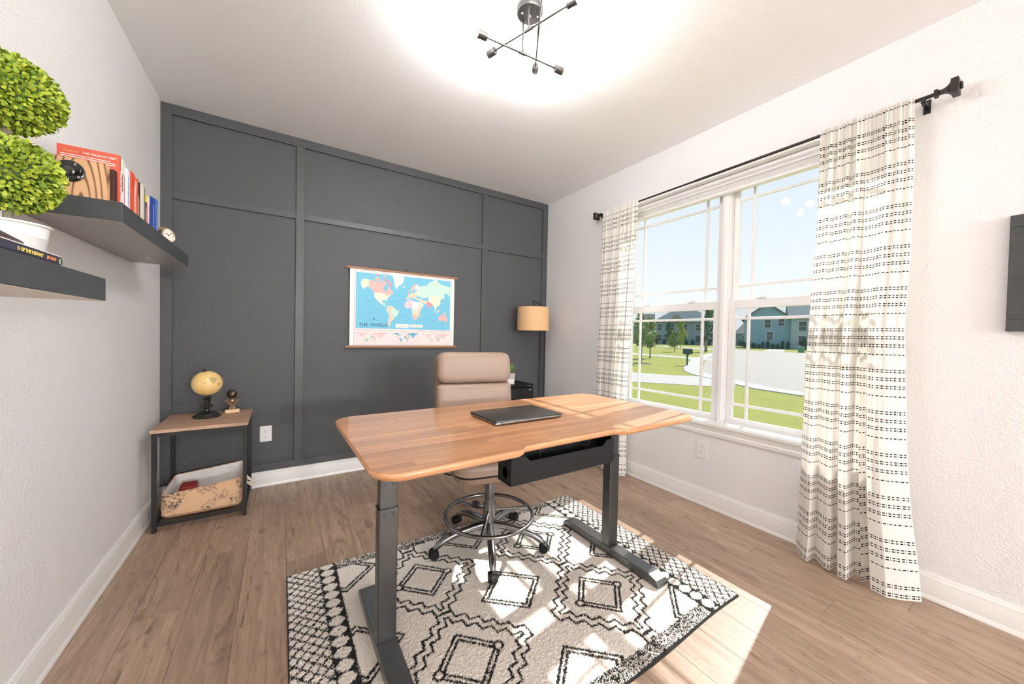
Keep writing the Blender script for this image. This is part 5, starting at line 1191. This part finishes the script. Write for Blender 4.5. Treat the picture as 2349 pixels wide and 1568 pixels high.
tree('young upright tree nearest the left window, leftmost trunk with dark mulch at its base', 21.64, 12.82, 3.5, 0.75, 1.25, TREEG, 1, 7)
tag(MB().lathe([(0.0, 0.05), (0.5, 0.02), (0.75, 0)], (21.64, 12.82, GZ), 20, cap=False).obj('mulch_ring', simple('dark_mulch', (0.05, 0.04, 0.03), 0.95)), 'ring of dark mulch round the leftmost young tree', 'mulch')
tree('slim young tree just right of the leftmost tree outside the left window', 27.38, 16.34, 3.4, 0.85, 1.0, TREEG, 2, 7)
tree('small rounded young tree in the lawn behind the mailbox, left of it', 44.03, 24.93, 2.7, 0.95, 0.75, TREEG, 3, 5)
tree('yellow green young tree standing before the blue grey house', 60.7, 34.7, 4.9, 1.15, 0.8, TREEY, 4, 7)
tree('dark conical tree close to the blue grey house', 78.0, 48.6, 5.6, 1.3, 0.6, TREED, 5, 7, 1.6)
tree('taller tree with thick trunk right of the mailbox', 49.78, 24.04, 5.7, 1.15, 1.5, TREED, 6, 7, 0.8, tr=0.16)
tree('leafy tree top showing above the roof line right of the blue grey house', 128, 66.5, 12.0, 3.6, 4.0, TREEG, 7, 5, 1.5, tr=0.3)
def shrub(lab, x, y, w, h, mat, seed, grp=None):
    t_ = thing('shrub', lab, 'shrub', (x, y, GZ), 0, grp)
    rs = random.Random(seed); MB().tube([(0, 0, -0.05), (0, 0, h*0.5)], 0.05, 6).obj('stem', BARK, t_)
    clump('foliage', mat, t_, [(rs.uniform(-.3, .3)*w, rs.uniform(-.3, .3)*w, h*0.5, w*0.7, w*0.7, h*0.5) for _ in range(3)], 260, 0.16, seed)
for k in range(10):
    u_ = wl*(k+0.3)/10; v = A+ud*u_+nd*1.7
    shrub('low dark shrub in the hedge row along the blue gabled house', v.x, v.y, 0.36, 1.3+0.5*math.sin(k*1.7), TREED, 20+k, 'foundation shrubs of the gabled house')
for k in range(5):
    v = A+ud*(wl+2.2+k*2.6)+nd*3.2
    shrub('leafy shrub before the wing of the gabled house', v.x, v.y, 0.85, 2.2, TREED, 40+k, 'shrubs before the wing')
for k in range(4):
    v = A2+ud2*(1.5+2.9*k)+nd*3.0
    shrub('dark shrub before the low grey roofed house', v.x, v.y, 0.95, 2.0, TREED, 60+k, 'shrubs of the low house')
for k in range(10):
    v = A3+ud3*(0.8+1.95*k)+nd3*2.6
    shrub('dark bush along the front of the large blue grey house', v.x, v.y, 0.65, 1.6+0.9*(k % 3 == 0), TREED, 80+k, 'bushes of the large house')
# mailbox
mbx = thing('mailbox', 'dark green post mailbox on the front lawn', 'mailbox', (23.24, 10.43, GZ), math.radians(33))
MG = simple('dark_green_metal', (0.03, 0.055, 0.045), 0.5)
MB().box(-0.05, 0.05, -0.05, 0.05, -0.05, 0.80).obj('post', MG, mbx)
MB().prism([(-0.14, 0.76), (0.14, 0.76), (0.14, 0.98)]+[(0.14*math.cos(a), 0.98+0.14*math.sin(a)) for a in [PI*k/8 for k in range(1, 8)]]+[(-0.14, 0.98)], -0.28, 0.28, 'xz').obj('box', MG, mbx)
MB().box(-0.10, 0.10, -0.31, -0.28, 0.79, 1.05, 0.01).obj('door', MG, mbx)
MB().box(0.14, 0.15, -0.05, 0.05, 0.9, 1.0).obj('flag', MG, mbx)
MB().prism([(-0.05, 0.70), (0.05, 0.70), (0.10, 0.76), (-0.10, 0.76)], -0.12, 0.12, 'xz').obj('bracket', MG, mbx)
ub = thing('utility_box', 'green utility pedestal on the grass strip beyond the street', 'utility box', (68.5, 19.6, GZ))
MB().box(-0.32, 0.32, -0.32, 0.32, 0, 0.8, 0.04).obj('cabinet', simple('utility_green', (0.12, 0.28, 0.22), 0.6), ub); MB().box(-0.36, 0.36, -0.36, 0.36, 0.8, 0.9, 0.03).obj('lid', simple('utility_lid', (0.3, 0.42, 0.38), 0.6), ub)
